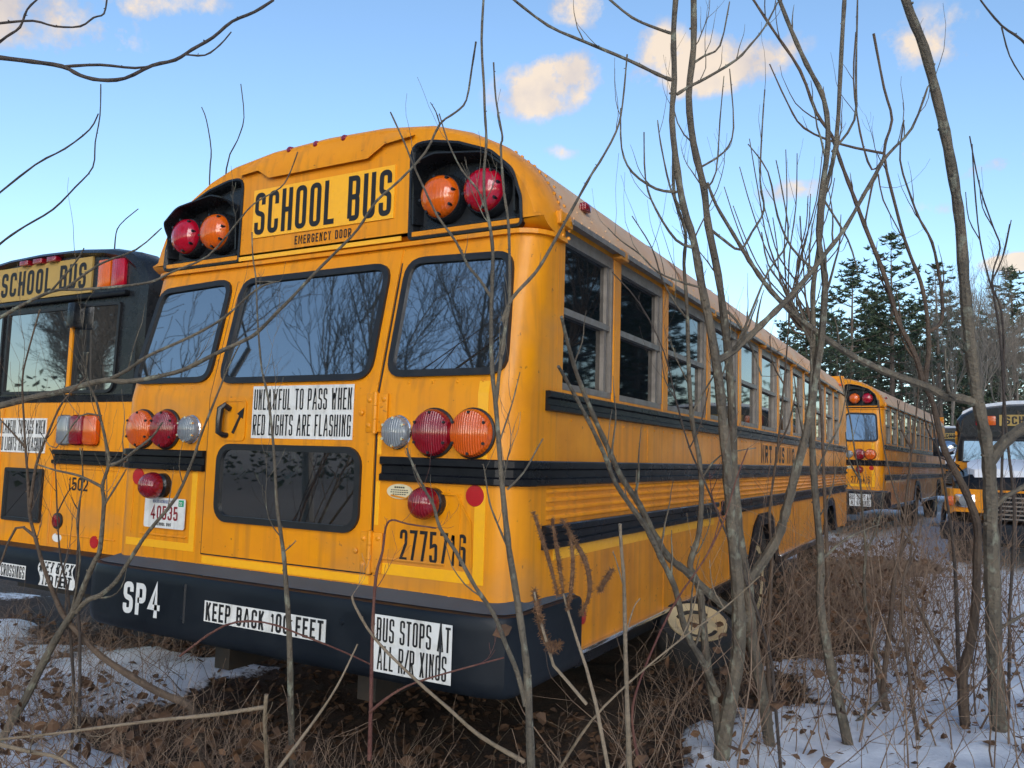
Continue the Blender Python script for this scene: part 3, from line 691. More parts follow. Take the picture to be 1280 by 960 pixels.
    sub('bumper_top', t, bumper_top_m, bp)
    YF = -.1445
    tx = MB(); text(tx, 'SP4', (-.890, YF, -.820), EX, EZ, ND, .272, .152, .030, .25, .002); part('lettering', tx, white_ink, R0)
    st = MB(); st.box(-.312, .418, YF - .0015, YF, -.793, -.700); o = part('warning_sticker', st, white_decal, R0)
    tx = MB(); sub('lettering', tx, ink, o); tx = MB(); text(tx, 'KEEP BACK 100 FEET', (-.300, YF - .0015, -.787), EX, EZ, ND, .706, .081, .0165, .30); sub('lettering', tx, ink, o)
    st = MB(); st.box(.672, 1.042, YF - .0015, YF, -.868, -.646); o = part('warning_sticker', st, white_decal, R0)
    tx = MB(); text(tx, 'BUS STOPS AT', (.684, YF - .0015, -.750), EX, EZ, ND, .352, .094, .0160, .30); sub('lettering', tx, ink, o); tx = MB(); text(tx, 'ALL R/R XINGS', (.692, YF - .0015, -.858), EX, EZ, ND, .330, .094, .0160, .30); sub('lettering', tx, ink, o)
    # --- underside
    ch = MB(); ch.box(-1.18, 1.18, .05, 10.3, -.88, -.80); ch.box(-.5, -.4, .1, 10.2, -1.08, -.88); ch.box(.4, .5, .1, 10.2, -1.08, -.88); ch.tube([(-1.1, 4.5, -1.02), (1.1, 4.5, -1.02)], .1, 12); ch.box(-1.1, -.6, 1.6, 3.0, -1.15, -.88)
    part('chassis', ch, chassis_m, R0)
    return R0
mat_oval = mat('cream_sticker', (.62, .55, .36), .5)

def build_cowl_tail(loc, rz, label):
    """the neighbouring bus: black framed tail, yellow lower half"""
    R0 = empty('school_bus', loc, rz); tag(R0, label, 'school bus')
    S = [(1.235, .95), (1.24, 1.04), (1.225, 1.13), (1.17, 1.21), (1.05, 1.285), (.8, 1.335), (.4, 1.37), (0, 1.38)]; O = full(S)
    b = MB(); rings = []
    for z in (-.72, -.3, .0, .285):
        r = .14; ring = [(1.22, .34, z)] + [(1.22 - r + r * math.cos(math.radians(a)), r - r * math.sin(math.radians(a)), z) for a in range(0, 91, 15)]
        ring += [(0, 0, z)] + [(-(1.22 - r + r * math.sin(math.radians(a))), r - r * math.cos(math.radians(a)), z) for a in range(0, 91, 15)] + [(-1.22, .34, z)]
        rings.append(ring)
    b.loft(rings, False, smooth=True)
    for s in (-1, 1):
        b.box(s * 1.19, s * 1.22, .34, 9.4, -.86, .29); b.box(s * 1.19, s * 1.221, .165, .34, .29, .98)
        for k in range(13): b.box(s * 1.19, s * 1.221, .30 + k * .74, .42 + k * .74, .29, .98)
    b.box(-1.2, 1.2, 9.4, 9.45, -.9, 1.2)
    for x in (-.33, .33): b.tube([(x, -.002, -.70), (x, -.002, .28)], .008, 6)
    for z in (-.17, -.62): b.tube([(.42, -.001, z), (1.05, -.001, z)], .005, 6)
    body = part('body', b, yellow, R0)
    r = MB(); r.loft([[(x, y, z + .006) for x, z in O] for y in (.15, 3, 6, 9.45)], False, smooth=True); part('roof', r, yellow, R0)
    f = MB()
    ol = [(1.235, .285)] + O[0:] + [(-1.235, .285)]
    f.loft([[(x * 1.004, .17, z + (.012 if z > .9 else 0)) for x, z in ol], [(x * 1.004, .05, z + (.012 if z > .9 else 0)) for x, z in ol], [(x * .985, -.005, z * .995) for x, z in ol], [(x * .93, -.02, z * .98 if z > .5 else z + .04) for x, z in ol], [(x * .90, .02, z * .965 if z > .5 else z + .05) for x, z in ol]], True, False, True, True)
    fr = part('rear_frame', f, plastic, R0)
    def panel(name, x0, x1, z0, z1, m, y0=.0, y1=.03, par=R0, bev=0): q = MB(); q.box(x0, x1, y0, y1, z0, z1, bev); return part(name, q, m, par)
    sg = panel('destination_sign', -.585, .585, 1.05, 1.305, mat_sign, .006)
    tx = MB(); text(tx, 'SCHOOL BUS', (-.515, .006, 1.085), EX, EZ, BACK, 1.04, .185, .030, .32); sub('lettering', tx, ink, sg)
    for x in (-.19, -.02, .15): panel('marker_lamp', x - .055, x + .055, 1.300, 1.338, lens_red, -.03, .02, bev=.006)
    for s in (1, -1): panel('warning_lamp', s * .665, s * .80, 1.068, 1.268, dome_amber, -.004, .03, bev=.01); panel('warning_lamp', s * .815, s * .955, 1.068, 1.262, dome_red, -.004, .03, bev=.01)
    window_set(R0, [poly_round([(-.40, .965), (.40, .965), (.40, .345), (-.40, .345)], .04)], (0, .02, 0), EX, EZ, BACK, 'rear_window', .022)
    for s in (1, -1): window_set(R0, [[(s * x, z) for x, z in poly_round([(.445, .975), (.93, .965), (.915, .345), (.445, .345)], [.02, .04, .1, .02])]], (0, .02, 0), EX, EZ, BACK, 'rear_window', .022)
    panel('door_post', .405, .44, .34, .97, yellow, -.006); panel('door_buzzer', .44, .52, .80, .975, plastic, -.06, .02, bev=.01)
    panel('frame_strip', -1.0, 1.0, 1.0, 1.035, black, -.02, .02, bev=.006)
    window_set(R0, [poly_round([(-.23, -.185), (.23, -.185), (.23, -.56), (-.23, -.56)], .02)], (0, -.004, 0), EX, EZ, BACK, 'rear_window', .025)
    for s in (1, -1):
        for x0, x1, m, nm in ((.385, .53, lens_clear, 'reversing_lamp'), (.53, .68, lens_red, 'tail_lamp'), (.68, .83, lens_amber, 'turn_signal')):
            q = MB(); q.box(s * x0, s * x1, -.05, .002, -.012, .195, .03); part(nm, q, m, R0)
        q = MB(); rail(q, [(s * .344, 0, 0, -1)] + corner_path(s, .5, .14, 1.22, 9.4)[1:], -.142, -.045, .03); part('rub_rail', q, black, R0)
        q = MB(); rail(q, [(s * 1.22, .36, s, 0), (s * 1.22, 9.4, s, 0)], .19, .27); part('rub_rail', q, black, R0)
        q = MB(); q.lathe((s * .43, 0, -.53), BACK, [(.055, 0), (.055, .012), (.045, .016), (0, .016)], 20); o = part('lamp_base', q, rubber, R0)
        q = MB(); q.lathe((s * .43, -.012, -.53), BACK, [(.042, 0), (.04, .01), (0, .014)], 20); sub('lens', q, lens_red, o)
        q = MB(); q.lathe((s * .84, 0, -.645), BACK, [(.042, 0), (.04, .006), (0, .007)], 20); part('reflector', q, reflex_red, R0)
        wheel(R0, s * 1.15, 3.4, s); wheel(R0, s * 1.1, 8.0, s)
        for k in range(12):
            q = MB(); a, c_ = .425 + k * .74, .30 + (k + 1) * .74 - .005; q.box(s * 1.195, s * 1.212, a, c_, .30, .97); o = part('side_window', q, alum, R0)
            q = MB(); q.box(s * 1.205, s * 1.214, a + .03, c_ - .03, .33, .62); q.box(s * 1.205, s * 1.214, a + .03, c_ - .03, .65, .94); sub('pane', q, side_glass, o)
    q = MB(); q.prism([(.43 + .052 * math.cos(a * math.pi / 10), -.645 + .030 * math.sin(a * math.pi / 10)) for a in range(20)], (0, 0, 0), EX, EZ, BACK, 0, .002); part('oval_sticker', q, white_decal, R0)
    tx = MB(); text(tx, '1502', (.515, -.001, -.318), EX, EZ, BACK, .215, .088, .014, .25); part('fleet_number', tx, ink, R0)
    st = panel('warning_sticker', -.385, .215, -.075, .172, white_decal, -.006, .0)
    tx = MB(); text(tx, 'UNLAWFUL TO PASS WHEN', (-.375, -.006, .06), EX, EZ, BACK, .58, .098, .0155, .30); sub('lettering', tx, ink, st); tx = MB(); text(tx, 'RED LIGHTS ARE FLASHING', (-.375, -.006, -.062), EX, EZ, BACK, .58, .098, .0155, .30); sub('lettering', tx, ink, st)
    bm_ = MB(); P = [(-1.25, .4, -1, 0), (-1.25, .05, -1, 0), (-1.2, -.06, -.7, -.7), (-1.05, -.10, 0, -1), (1.05, -.10, 0, -1), (1.2, -.06, .7, -.7), (1.25, .05, 1, 0), (1.25, .4, 1, 0)]
    pf = [(-.14, -.705), (-.01, -.725), (.008, -.745), (.012, -.80), (.012, -.92), (0, -.955), (-.1, -.965)]
    bm_.loft([[(x + nx * o, y + ny * o, z) for o, z in pf] for x, y, nx, ny in P], False, smooth=True); part('rear_bumper', bm_, bumper_black, R0)
    yf = -.1135
    st = panel('warning_sticker', -.40, .29, -.930, -.838, white_decal, yf - .001, yf); tx = MB(); text(tx, 'STOPS AT R R CROSSINGS', (-.39, yf - .001, -.925), EX, EZ, BACK, .67, .080, .014, .30); sub('lettering', tx, ink, st)
    # the second bumper sticker has buckled: its letters wave
    wv = lambda u, v: (u + .018 * math.sin(v * 42) + .006 * math.sin(u * 60), v)
    st = MB(); n = 14; zz = [(-.945 + .165 * k / n) for k in range(n + 1)]
    st.loft([[(.45 + .018 * math.sin((z + .945) * 42), yf - .003, z), (.83 + .018 * math.sin((z + .945) * 42), yf - .003, z)] for z in zz], False); o = part('warning_sticker', st, white_decal, R0)
    tx = MB(); text(tx, 'KEEP BACK', (.46, yf - .003, -.858), EX, EZ, BACK, .355, .072, .014, .3, .0015, lambda u, v: wv(u, v + .087)[0:1] + (v,)); sub('lettering', tx, ink, o); tx = MB(); text(tx, '100 FEET', (.48, yf - .003, -.94), EX, EZ, BACK, .32, .072, .014, .3, .0015, lambda u, v: wv(u, v)); sub('lettering', tx, ink, o)
    ch = MB(); ch.box(-1.15, 1.15, .1, 9.3, -.92, -.84); ch.box(-.5, .5, .3, 9, -1.1, -.92); part('chassis', ch, chassis_m, R0)
    return R0
mat_sign = mat('faded_sign_panel', (.42, .27, .07), .5, noise=((.34, .23, .09), 6, .4, .7))

def build_hood_bus(loc, rz, label):
    """conventional bus seen from the front: hood, windscreen, lamp cap, snow on top"""
    R0 = empty('school_bus', loc, rz); tag(R0, label, 'school bus')
    S = [(1.20, .72), (1.22, .85), (1.205, .98), (1.14, 1.09), (1.0, 1.18), (.75, 1.25), (.4, 1.29), (0, 1.30)]; O = full(S)
    b = MB()
    for s in (-1, 1):
        b.box(s * 1.17, s * 1.22, 2.5, 11, -.86, .15)
        for k in range(12): b.box(s * 1.17, s * 1.221, 2.55 + k * .74, 2.66 + k * .74, .15, .75)
    b.box(-1.22, 1.22, 2.42, 2.52, -.86, .13); b.box(-1.2, 1.2, 10.95, 11, -.8, 1.1)
    b.loft([[(x, y, z) for x, z in O] for y in (2.9, 6, 11)], False, smooth=True)
    body = part('body', b, yellow, R0)
    def hs(y, w, zt, zb, k): return [(-w, y, zb), (-w, y, zb + (zt - zb) * k), (-w * .93, y, zt - .06), (-w * .78, y, zt), (0, y, zt + .03), (w * .78, y, zt), (w * .93, y, zt - .06), (w, y, zb + (zt - zb) * k), (w, y, zb)]
    h = MB(); h.loft([hs(.10, .92, -.16, -.30, .4), hs(.16, .98, -.08, -.30, .5), hs(.6, 1.06, .0, -.28, .6), hs(2.4, 1.10, .10, -.24, .6)], False, True, True, True); part('hood', h, black, R0)
    f = MB(); f.loft([[(x, y, z) for x, z in ((-w, zb), (-w, -.29), (w, -.29), (w, zb))] for y, w, zb in ((.07, .98, -.62), (.12, 1.04, -.66), (.45, 1.15, -.62), (.7, 1.17, -.5), (1.3, 1.17, -.5), (1.6, 1.16, -.7), (2.42, 1.16, -.86))], False, True, True)
    fe = part('fender', f, yellow, R0)
    for s in (-1, 1):
        a = MB(); pts = [(s * 1.175, .95 + .52 * math.cos(math.radians(t)), -1.02 + .52 * math.sin(math.radians(t))) for t in range(10, 171, 20)]; a.tube(pts, .035, 6); part('wheel_arch', a, black, R0)
        wheel(R0, s * 1.12, .95, s, .48); wheel(R0, s * 1.14, 8.2, s, .48)
        q = MB(); q.box(s * .70, s * .97, .02, .09, -.56, -.36, .03); o = part('headlight', q, chrome, R0); q = MB(); q.lathe((s * .83, .03, -.46), BACK, [(.085, 0), (.08, .02), (0, .035)], 20); sub('lens', q, lens_clear, o)
        q = MB(); q.box(s * .98, s * 1.07, .06, .16, -.54, -.40, .02); part('turn_signal', q, lens_amber, R0)
        q = MB(); q.tube([(s * .9, .5, -.05), (s * 1.05, .25, .18), (s * 1.05, .15, .30)], .014, 6); o = part('crossover_mirror', q, black, R0); q = MB(); q.lathe((s * 1.05, .16, .34), (0, .9, .1), [(.03, -.09), (.10, -.05), (.125, 0), (.10, .04), (.0, .06)], 18); sub('convex_glass', q, chrome, o)
        q = MB(); q.tube([(s * 1.15, 2.35, .65), (s * 1.4, 2.2, .6), (s * 1.42, 2.18, .2), (s * 1.15, 2.4, .05)], .012, 6); o = part('side_mirror', q, black, R0); q = MB(); q.box(s * 1.33, s * 1.52, 2.14, 2.2, .22, .58, .02); sub('mirror_head', q, plastic, o)
    g = MB(); g.prism(poly_round([(-.6, -.32), (.6, -.32), (.54, -.72), (-.54, -.72)], .04), (0, .085, 0), EX, EZ, BACK, 0, .03); gr = part('grille', g, black, R0)
    q = MB()
    for k in range(6): q.box(-.5, .5, .04, .056, -.70 + k * .06, -.68 + k * .06)
    sub('grille_bars', q, alum, gr)
    q = MB(); q.box(-1.15, 1.15, -.12, .10, -1.02, -.76, .03); part('front_bumper', q, bumper_black, R0)
    c = MB(); ol = [(1.2, .60)] + O + [(-1.2, .60)]
    c.loft([[(x, 2.95, z) for x, z in ol], [(x, 2.62, z) for x, z in ol], [(x * .98, 2.52, z * .99) for x, z in ol], [(x * .93, 2.47, min(z, .97 * z) if z > .65 else z) for x, z in ol]], True, False, True, True); part('front_cap', c, plastic, R0)
    VW = Vector((0, .08, 1)); q = MB(); q.box(-1.17, 1.17, 2.44, 2.6, .06, .64); part('windshield_frame', q, black, R0)
    for s in (-1, 1): window_set(R0, [[(s * x, z) for x, z in poly_round([(.03, .60), (1.10, .58), (1.12, .12), (.03, .10)], .05)]], (0, 2.40, 0), EX, VW, BACK, 'windshield', .025, None, .012)
    sg = MB(); sg.box(-.55, .55, 2.44, 2.47, .86, 1.08); o = part('destination_sign', sg, mat_sign, R0); tx = MB(); text(tx, 'SCHOOL BUS', (-.47, 2.44, .89), EX, EZ, BACK, .94, .16, .028, .32); sub('lettering', tx, ink, o)
    for s in (-1, 1):
        for x0, x1, m in ((.60, .74, dome_amber), (.76, .90, dome_red)): q = MB(); q.box(s * x0, s * x1, 2.44, 2.5, .87, 1.06, .015); part('warning_lamp', q, m, R0)
        for k in range(11):
            q = MB(); a, c_ = 2.665 + k * .74, 2.55 + (k + 1) * .74 - .005; q.box(s * 1.195, s * 1.212, a, c_, .16, .72); o = part('side_window', q, alum, R0)
            q = MB(); q.box(s * 1.205, s * 1.214, a + .03, c_ - .03, .19, .43); q.box(s * 1.205, s * 1.214, a + .03, c_ - .03, .46, .69); sub('pane', q, side_glass, o)
        for z0, z1 in ((.03, .10), (-.20, -.11), (-.46, -.38)): q = MB(); rail(q, [(s * 1.22, 2.6, s, 0), (s * 1.22, 10.9, s, 0)], z0, z1); part('rub_rail', q, black, R0)
    rnd = random.Random(5)
    def snow(name, rows):
        q = MB(); q.loft([[(x + rnd.uniform(-.012, .012), y, z + rnd.uniform(-.008, .01)) for x, z in r] for y, r in rows], True, True, True, True); part(name, q, snow_m, R0)
    snow('hood_snow', [(y, [(-w, zt - .03)] + [(-w + 2 * w * k / 8, zt + .085 + .02 * math.sin(k)) for k in range(9)] + [(w, zt - .03)]) for y, w, zt in ((.13, .72, -.10), (.25, .82, -.06), (.7, .86, .005), (1.5, .88, .05), (2.3, .9, .095))])
    snow('roof_snow', [(y, [(x * 1.0, z + .004) for x, z in O[3:-3]] + [(x * .97, z + .075) for x, z in reversed(O[3:-3])]) for y in (2.62, 2.8, 4, 6, 8, 10.9)])
    snow('ledge_snow', [(y, [(-.9, .10), (-.6, .16), (0, .14), (.5, .19), (.95, .10)]) for y in (2.25, 2.40)])
    ch = MB(); ch.box(-1.1, 1.1, 1.5, 10.8, -.92, -.84); ch.box(-.45, .45, .3, 10.5, -1.1, -.92); part('chassis', ch, chassis_m, R0)
    return R0
GZ = H - ZS
build_transit((0, 0, GZ), 0, 'large yellow bus filling the middle, its black bumper marked SP4', '2775716')
build_cowl_tail((-3.12, .62, GZ), 0, 'yellow bus with black framed rear window and number 1502, parked left of the SP4 bus')
build_transit((.25, 13.7, GZ + .13), math.radians(-4.8), 'yellow bus whose round lamp tail shows just past the front end of the SP4 bus', '2775416', False)
ZMAP[0] = lambda z: z if z < .1 else .1 + (z - .1) * .84
build_hood_bus((3.60, 10.6, GZ), math.radians(-6), 'orange bus with snowy black hood facing the camera at the right edge')
build_hood_bus((2.75, 25.5, GZ + .25), math.radians(2), 'bus facing the camera in the gap behind the snowy hood, mostly hidden by saplings')
# ------------------------------------------------------------------ ground: one sheet with patchy snow over leaf litter
def vnoise(x, y, seed):
    r = np.random.RandomState(seed).rand(256, 256)
    xi = np.floor(x).astype(int); yi = np.floor(y).astype(int); fx = x - xi; fy = y - yi
    fx = fx * fx * (3 - 2 * fx); fy = fy * fy * (3 - 2 * fy)
    g = lambda a, b: r[a % 256, b % 256]
    return (g(xi, yi) * (1 - fx) + g(xi + 1, yi) * fx) * (1 - fy) + (g(xi, yi + 1) * (1 - fx) + g(xi + 1, yi + 1) * fx) * fy
def sstep(a, b, x): t = np.clip((x - a) / (b - a), 0, 1); return t * t * (3 - 2 * t)
def gauss(x, y, cx, cy, sx, sy): return np.exp(-(((x - cx) / sx) ** 2 + ((y - cy) / sy) ** 2))
def base_h(x, y):
    h = .05 + .10 * (vnoise(x * .45, y * .45, 1) - .5) + .05 * (vnoise(x * 1.7, y * 1.7, 2) - .5) + .035 * (vnoise(x * 5, y * 5, 3) - .5)
    h = h + .20 * sstep(.5, -1.0, y) * sstep(2.2, .6, x) + .05 * sstep(2.2, 4.0, x)
    h = h + .13 * sstep(10.5, 13.5, y)
    far = np.hypot(x, y - 5)
    return h + .8 * sstep(25, 90, far)
def snow_f(x, y):
    n = .55 * vnoise(x * 1.1 + 9, y * 1.1, 4) + .30 * vnoise(x * 3.1, y * 3.1 + 5, 5) + .15 * vnoise(x * 9, y * 9, 6)
    b = -.05 + .46 * sstep(1.28, 1.66, x + .12 * (y - 1.3)) * sstep(9.5, 1, y - (x - 2) * 9) + .30 * sstep(2.3, 3.4, x)
    b = b - .24 * gauss(x, y, 1.70, 5.2, .60, 2.3) + .10 * gauss(x, y, 2.3, 8.0, 1.0, 2.0)
    b = b + .40 * gauss(x, y, -2.0, .95, .75, .42) + .34 * gauss(x, y, -2.5, .15, 1.0, .4) + .3 * gauss(x, y, -4.2, .9, .8, .5) + .20 * gauss(x, y, -1.2, -.55, .5, .35) + .22 * gauss(x, y, -.55, -.55, .5, .25)
    under = sstep(1.45, 1.1, np.abs(x)) * sstep(-.5, .0, y) * sstep(10.8, 10.2, y)
    b = b - .8 * under * (1 - gauss(x, y, -1.35, .9, .5, .45))
    b = b - .5 * sstep(1.25, .8, np.abs(x + 3.12)) * sstep(1.3, 1.7, y) * sstep(11, 10, y)
    b = b - .55 * sstep(-2.5, -5, y) + .25 * sstep(10.5, 12, y) + .12 * sstep(2.2, 3.2, x)
    return n + b
def ground_z(x, y):
    x = np.array([x], float); y = np.array([y], float)
    s = snow_f(x, y); return float((base_h(x, y) + .035 * sstep(.48, .62, s))[0])
def make_ground():
    def axis(a, b, st, lim):
        core = list(np.arange(a, b, st)); d = st; lo = []; p = a
        while p > -lim: d *= 1.16; p -= d; lo.append(p)
        hi = []; d = st; p = core[-1]
        while p < lim: d *= 1.16; p += d; hi.append(p)
        return np.array(lo[::-1] + core + hi)
    X = axis(-3.6, 5.0, .036, 420); Y = axis(-1.8, 8.5, .036, 420)
    gx, gy = np.meshgrid(X, Y); s = snow_f(gx, gy); z = base_h(gx, gy) + .035 * sstep(.48, .62, s) + .012 * (vnoise(gx * 14, gy * 14, 8) - .5) * (1 - sstep(.5, .6, s))
    nx, ny = len(X), len(Y)
    vs = np.stack([gx, gy, z], -1).reshape(-1, 3)
    idx = np.arange(nx * ny).reshape(ny, nx)
    fs = np.stack([idx[:-1, :-1], idx[:-1, 1:], idx[1:, 1:], idx[1:, :-1]], -1).reshape(-1, 4)
    me = bpy.data.meshes.new('ground'); me.from_pydata(vs.tolist(), [], fs.tolist())
    at_ = me.attributes.new('snow', 'FLOAT', 'POINT'); at_.data.foreach_set('value', s.reshape(-1).astype(np.float32))
    me.polygons.foreach_set('use_smooth', np.ones(len(fs), bool)); me.update()
    m = bpy.data.materials.new('snowy_leaf_litter'); m.use_nodes = True; nt = m.node_tree; N = nt.nodes; L = nt.links; p = N['Principled BSDF']
    tc = N.new('ShaderNodeTexCoord'); a = N.new('ShaderNodeAttribute'); a.attribute_name = 'snow'
    def noise(sc, det=6, ro=.65):
        q = N.new('ShaderNodeTexNoise'); q.inputs['Scale'].default_value = sc; q.inputs['Detail'].default_value = det; q.inputs['Roughness'].default_value = ro
        L.new(tc.outputs['Object'], q.inputs['Vector']); return q.outputs['Fac']
    def mr(sock, lo, hi, c=0, d=1):
        q = N.new('ShaderNodeMapRange'); q.inputs[1].default_value = lo; q.inputs[2].default_value = hi; q.inputs[3].default_value = c; q.inputs[4].default_value = d
        L.new(sock, q.inputs[0]); return q.outputs[0]
    def mth(op, x, y):
        q = N.new('ShaderNodeMath'); q.operation = op
        for i, v in enumerate((x, y)):
            if hasattr(v, 'is_output'): L.new(v, q.inputs[i])
            else: q.inputs[i].default_value = v
        return q.outputs[0]
    def mix(f, c1, c2):
        q = N.new('ShaderNodeMixRGB'); L.new(f, q.inputs[0])
        for i, v in ((1, c1), (2, c2)):
            if hasattr(v, 'is_output'): L.new(v, q.inputs[i])
            else: q.inputs[i].default_value = (*v, 1)
        return q.outputs[0]
    soil = mix(mr(noise(24), .35, .68), (.030, .020, .014), (.105, .062, .036)); soil = mix(mr(noise(5), .42, .66), soil, (.062, .042, .030)); soil = mix(mr(noise(90), .58, .72), soil, (.17, .105, .06))
    fine = mth('SUBTRACT', noise(20, 7, .7), .5)
    f = mr(mth('ADD', a.outputs['Fac'], mth('MULTIPLY', fine, .40)), .50, .58)
    sn = mix(mr(noise(7), .4, .7), (.87, .90, .95), (.70, .74, .80)); sn = mix(mr(noise(70), .66, .74), sn, (.22, .15, .10))
    L.new(mix(f, soil, sn), p.inputs['Base Color']); L.new(mr(f, 0, 1, .9, .6), p.inputs['Roughness'])
    bp = N.new('ShaderNodeBump'); bp.inputs['Strength'].default_value = .7; bp.inputs['Distance'].default_value = .03
    L.new(mth('ADD', mth('MULTIPLY', noise(45), mr(f, 0, 1, 1, .25)), mth('MULTIPLY', f, .5)), bp.inputs['Height']); L.new(bp.outputs[0], p.inputs['Normal'])
    me.materials.append(m); o = bpy.data.objects.new('ground', me); COL.objects.link(o); o['kind'] = 'structure'
make_ground()

# ------------------------------------------------------------------ dead leaves, brush
R = random.Random(11)
def leaf_quad(mb, p, size, up=None):
    a = R.uniform(0, 6.28); d = Vector((math.cos(a), math.sin(a), R.uniform(-.3, .5))); n = Vector((R.uniform(-.7, .7), R.uniform(-.7, .7), 1)).normalized() if up is None else up
    d = (d - n * d.dot(n)).normalized(); e = n.cross(d); c = R.uniform(-.25, .35) * size
    P = [p - d * size * .5, p - d * size * .1 + e * size * .34 + n * c, p + d * size * .28 + e * size * .26 + n * c * .8, p + d * size * .55 + n * c * .5, p + d * size * .28 - e * size * .26 + n * c * .8, p - d * size * .1 - e * size * .34 + n * c, p + d * size * .1]
    mb.add(P, [(0, 6, 1), (1, 6, 2), (2, 6, 3), (3, 6, 4), (4, 6, 5), (5, 6, 0)])
lv = MB()
for _ in range(9500):
    u = R.random()
    if u < .45: x, y = R.uniform(-4.6, 1.6), R.uniform(-1.2, 1.6)
    elif u < .80: x, y = R.uniform(1.0, 4.2), R.uniform(.4, 6.5)
    else: x, y = R.uniform(.6, 3.2), R.uniform(2, 12)
    s = float(snow_f(np.array([x]), np.array([y]))[0])
    if s > .52 and R.random() > .20: continue
    leaf_quad(lv, Vector((x, y, ground_z(x, y) + R.uniform(.008, .03))), R.uniform(.03, .07))
o = obj('leaf_litter', lv, leaf_m); tag(o, 'curled brown dead leaves strewn over snow and soil', 'leaf litter', kind='stuff')
def twig(mb, p, d, ln, r, depth=0, bend=.35, n=5, sides=4, up=0):
    pts = [p.copy()]; rad = [r]; d = d.normalized()
    for i in range(n):
        d = (d + Vector((R.uniform(-1, 1), R.uniform(-1, 1), R.uniform(-.8, .8))) * bend * .45 + Vector((0, 0, up))).normalized()
        p = p + d * ln / n; pts.append(p.copy()); rad.append(max(.0007, r * (1 - .75 * (i + 1) / n)))
        if depth > 0 and i > 0 and R.random() < .8:
            q = d.orthogonal().normalized(); q = Matrix.Rotation(R.uniform(0, 6.28), 3, d) @ q
            twig(mb, p.copy(), d * .75 + q * .65, ln * R.uniform(.25, .55), rad[-1] * .7, depth - 1, bend, 4, 3, up)
    mb.tube(pts, rad, sides, False)
br = MB()
def brush(n, fx, fy, hmin, hmax, r=.0028, lean=.5, depth=1):
    for _ in range(n):
        x, y = fx(), fy()
        if abs(x) < 1.22 and .3 < y < 10.3 and hmax > .45: continue
        twig(br, Vector((x, y, ground_z(x, y) - .02)), Vector((R.gauss(0, lean), R.gauss(0, lean), 1)), R.uniform(hmin, hmax), r * R.uniform(.6, 1.4), depth, .5, 6)
g = R.gauss; U = R.uniform
brush(60, lambda: U(1.5, 3.4), lambda: U(1.6, 8), .9, 1.8, .0042, .16)
brush(430, lambda: max(1.40, g(1.85, .45)), lambda: g(5.0, 2.3), .3, 1.0)
brush(160, lambda: max(1.40, g(2.1, .6)), lambda: g(5.4, 2.6), .6, 1.3, .0042, .35)             # dense tangle along the flank
brush(400, lambda: g(2.1, .55), lambda: g(7.4, 2.2), .25, .9)
brush(150, lambda: U(1.6, 3.6), lambda: U(1.2, 7), .2, .7, .0024)
brush(700, lambda: U(-1.8, 1.5), lambda: U(-1.0, .1), .12, .42, .0022, .8)
brush(260, lambda: U(-4.6, -1.4), lambda: U(.0, 1.3), .10, .4, .0022, .7)
brush(120, lambda: U(-3.2, -1.0), lambda: U(-.6, 1.3), .12, .5, .0024, .6)
brush(90, lambda: U(1.15, 1.6), lambda: U(.3, 2.6), .15, .6, .0024, .7)
o = obj('undergrowth', br, brush_m); tag(o, 'tangled bare brown brush growing along the buses', 'undergrowth', kind='stuff')
br = MB()
brush(150, lambda: g(1.65, .22), lambda: g(7.6, .8), .35, .75, .003, .7, 1)
brush(110, lambda: U(.2, 2.2), lambda: U(-.9, 1.6), .10, .38, .0016, .7, 0)
brush(120, lambda: U(1.5, 3.4), lambda: U(1.6, 6.5), .12, .5, .0018, .6, 0)
brush(70, lambda: U(-2.6, -.2), lambda: U(-.9, .6), .12, .4, .0017, .7, 0)
o = obj('dry_grass', br, bark_pale); tag(o, 'pale dry grass and weed stalks poking through the brush', 'dry grass', kind='stuff')
bl = MB()                                                                               # leaves still caught in the brush
for _ in range(1500):
    if R.random() < .7: x, y, z = max(1.4, g(1.85, .4)), g(5.5, 2.2), U(.05, .65)
    else: x, y, z = U(-2, 1.4), U(-1.0, 0), U(.02, .25)
    leaf_quad(bl, Vector((x, y, ground_z(x, y) + z)), U(.03, .075), Vector((U(-1, 1), U(-1, 1), U(-1, 1))).normalized())
o = obj('caught_leaves', bl, leaf_m); tag(o, 'withered leaves caught among the brush stems', 'dead leaves', kind='stuff')

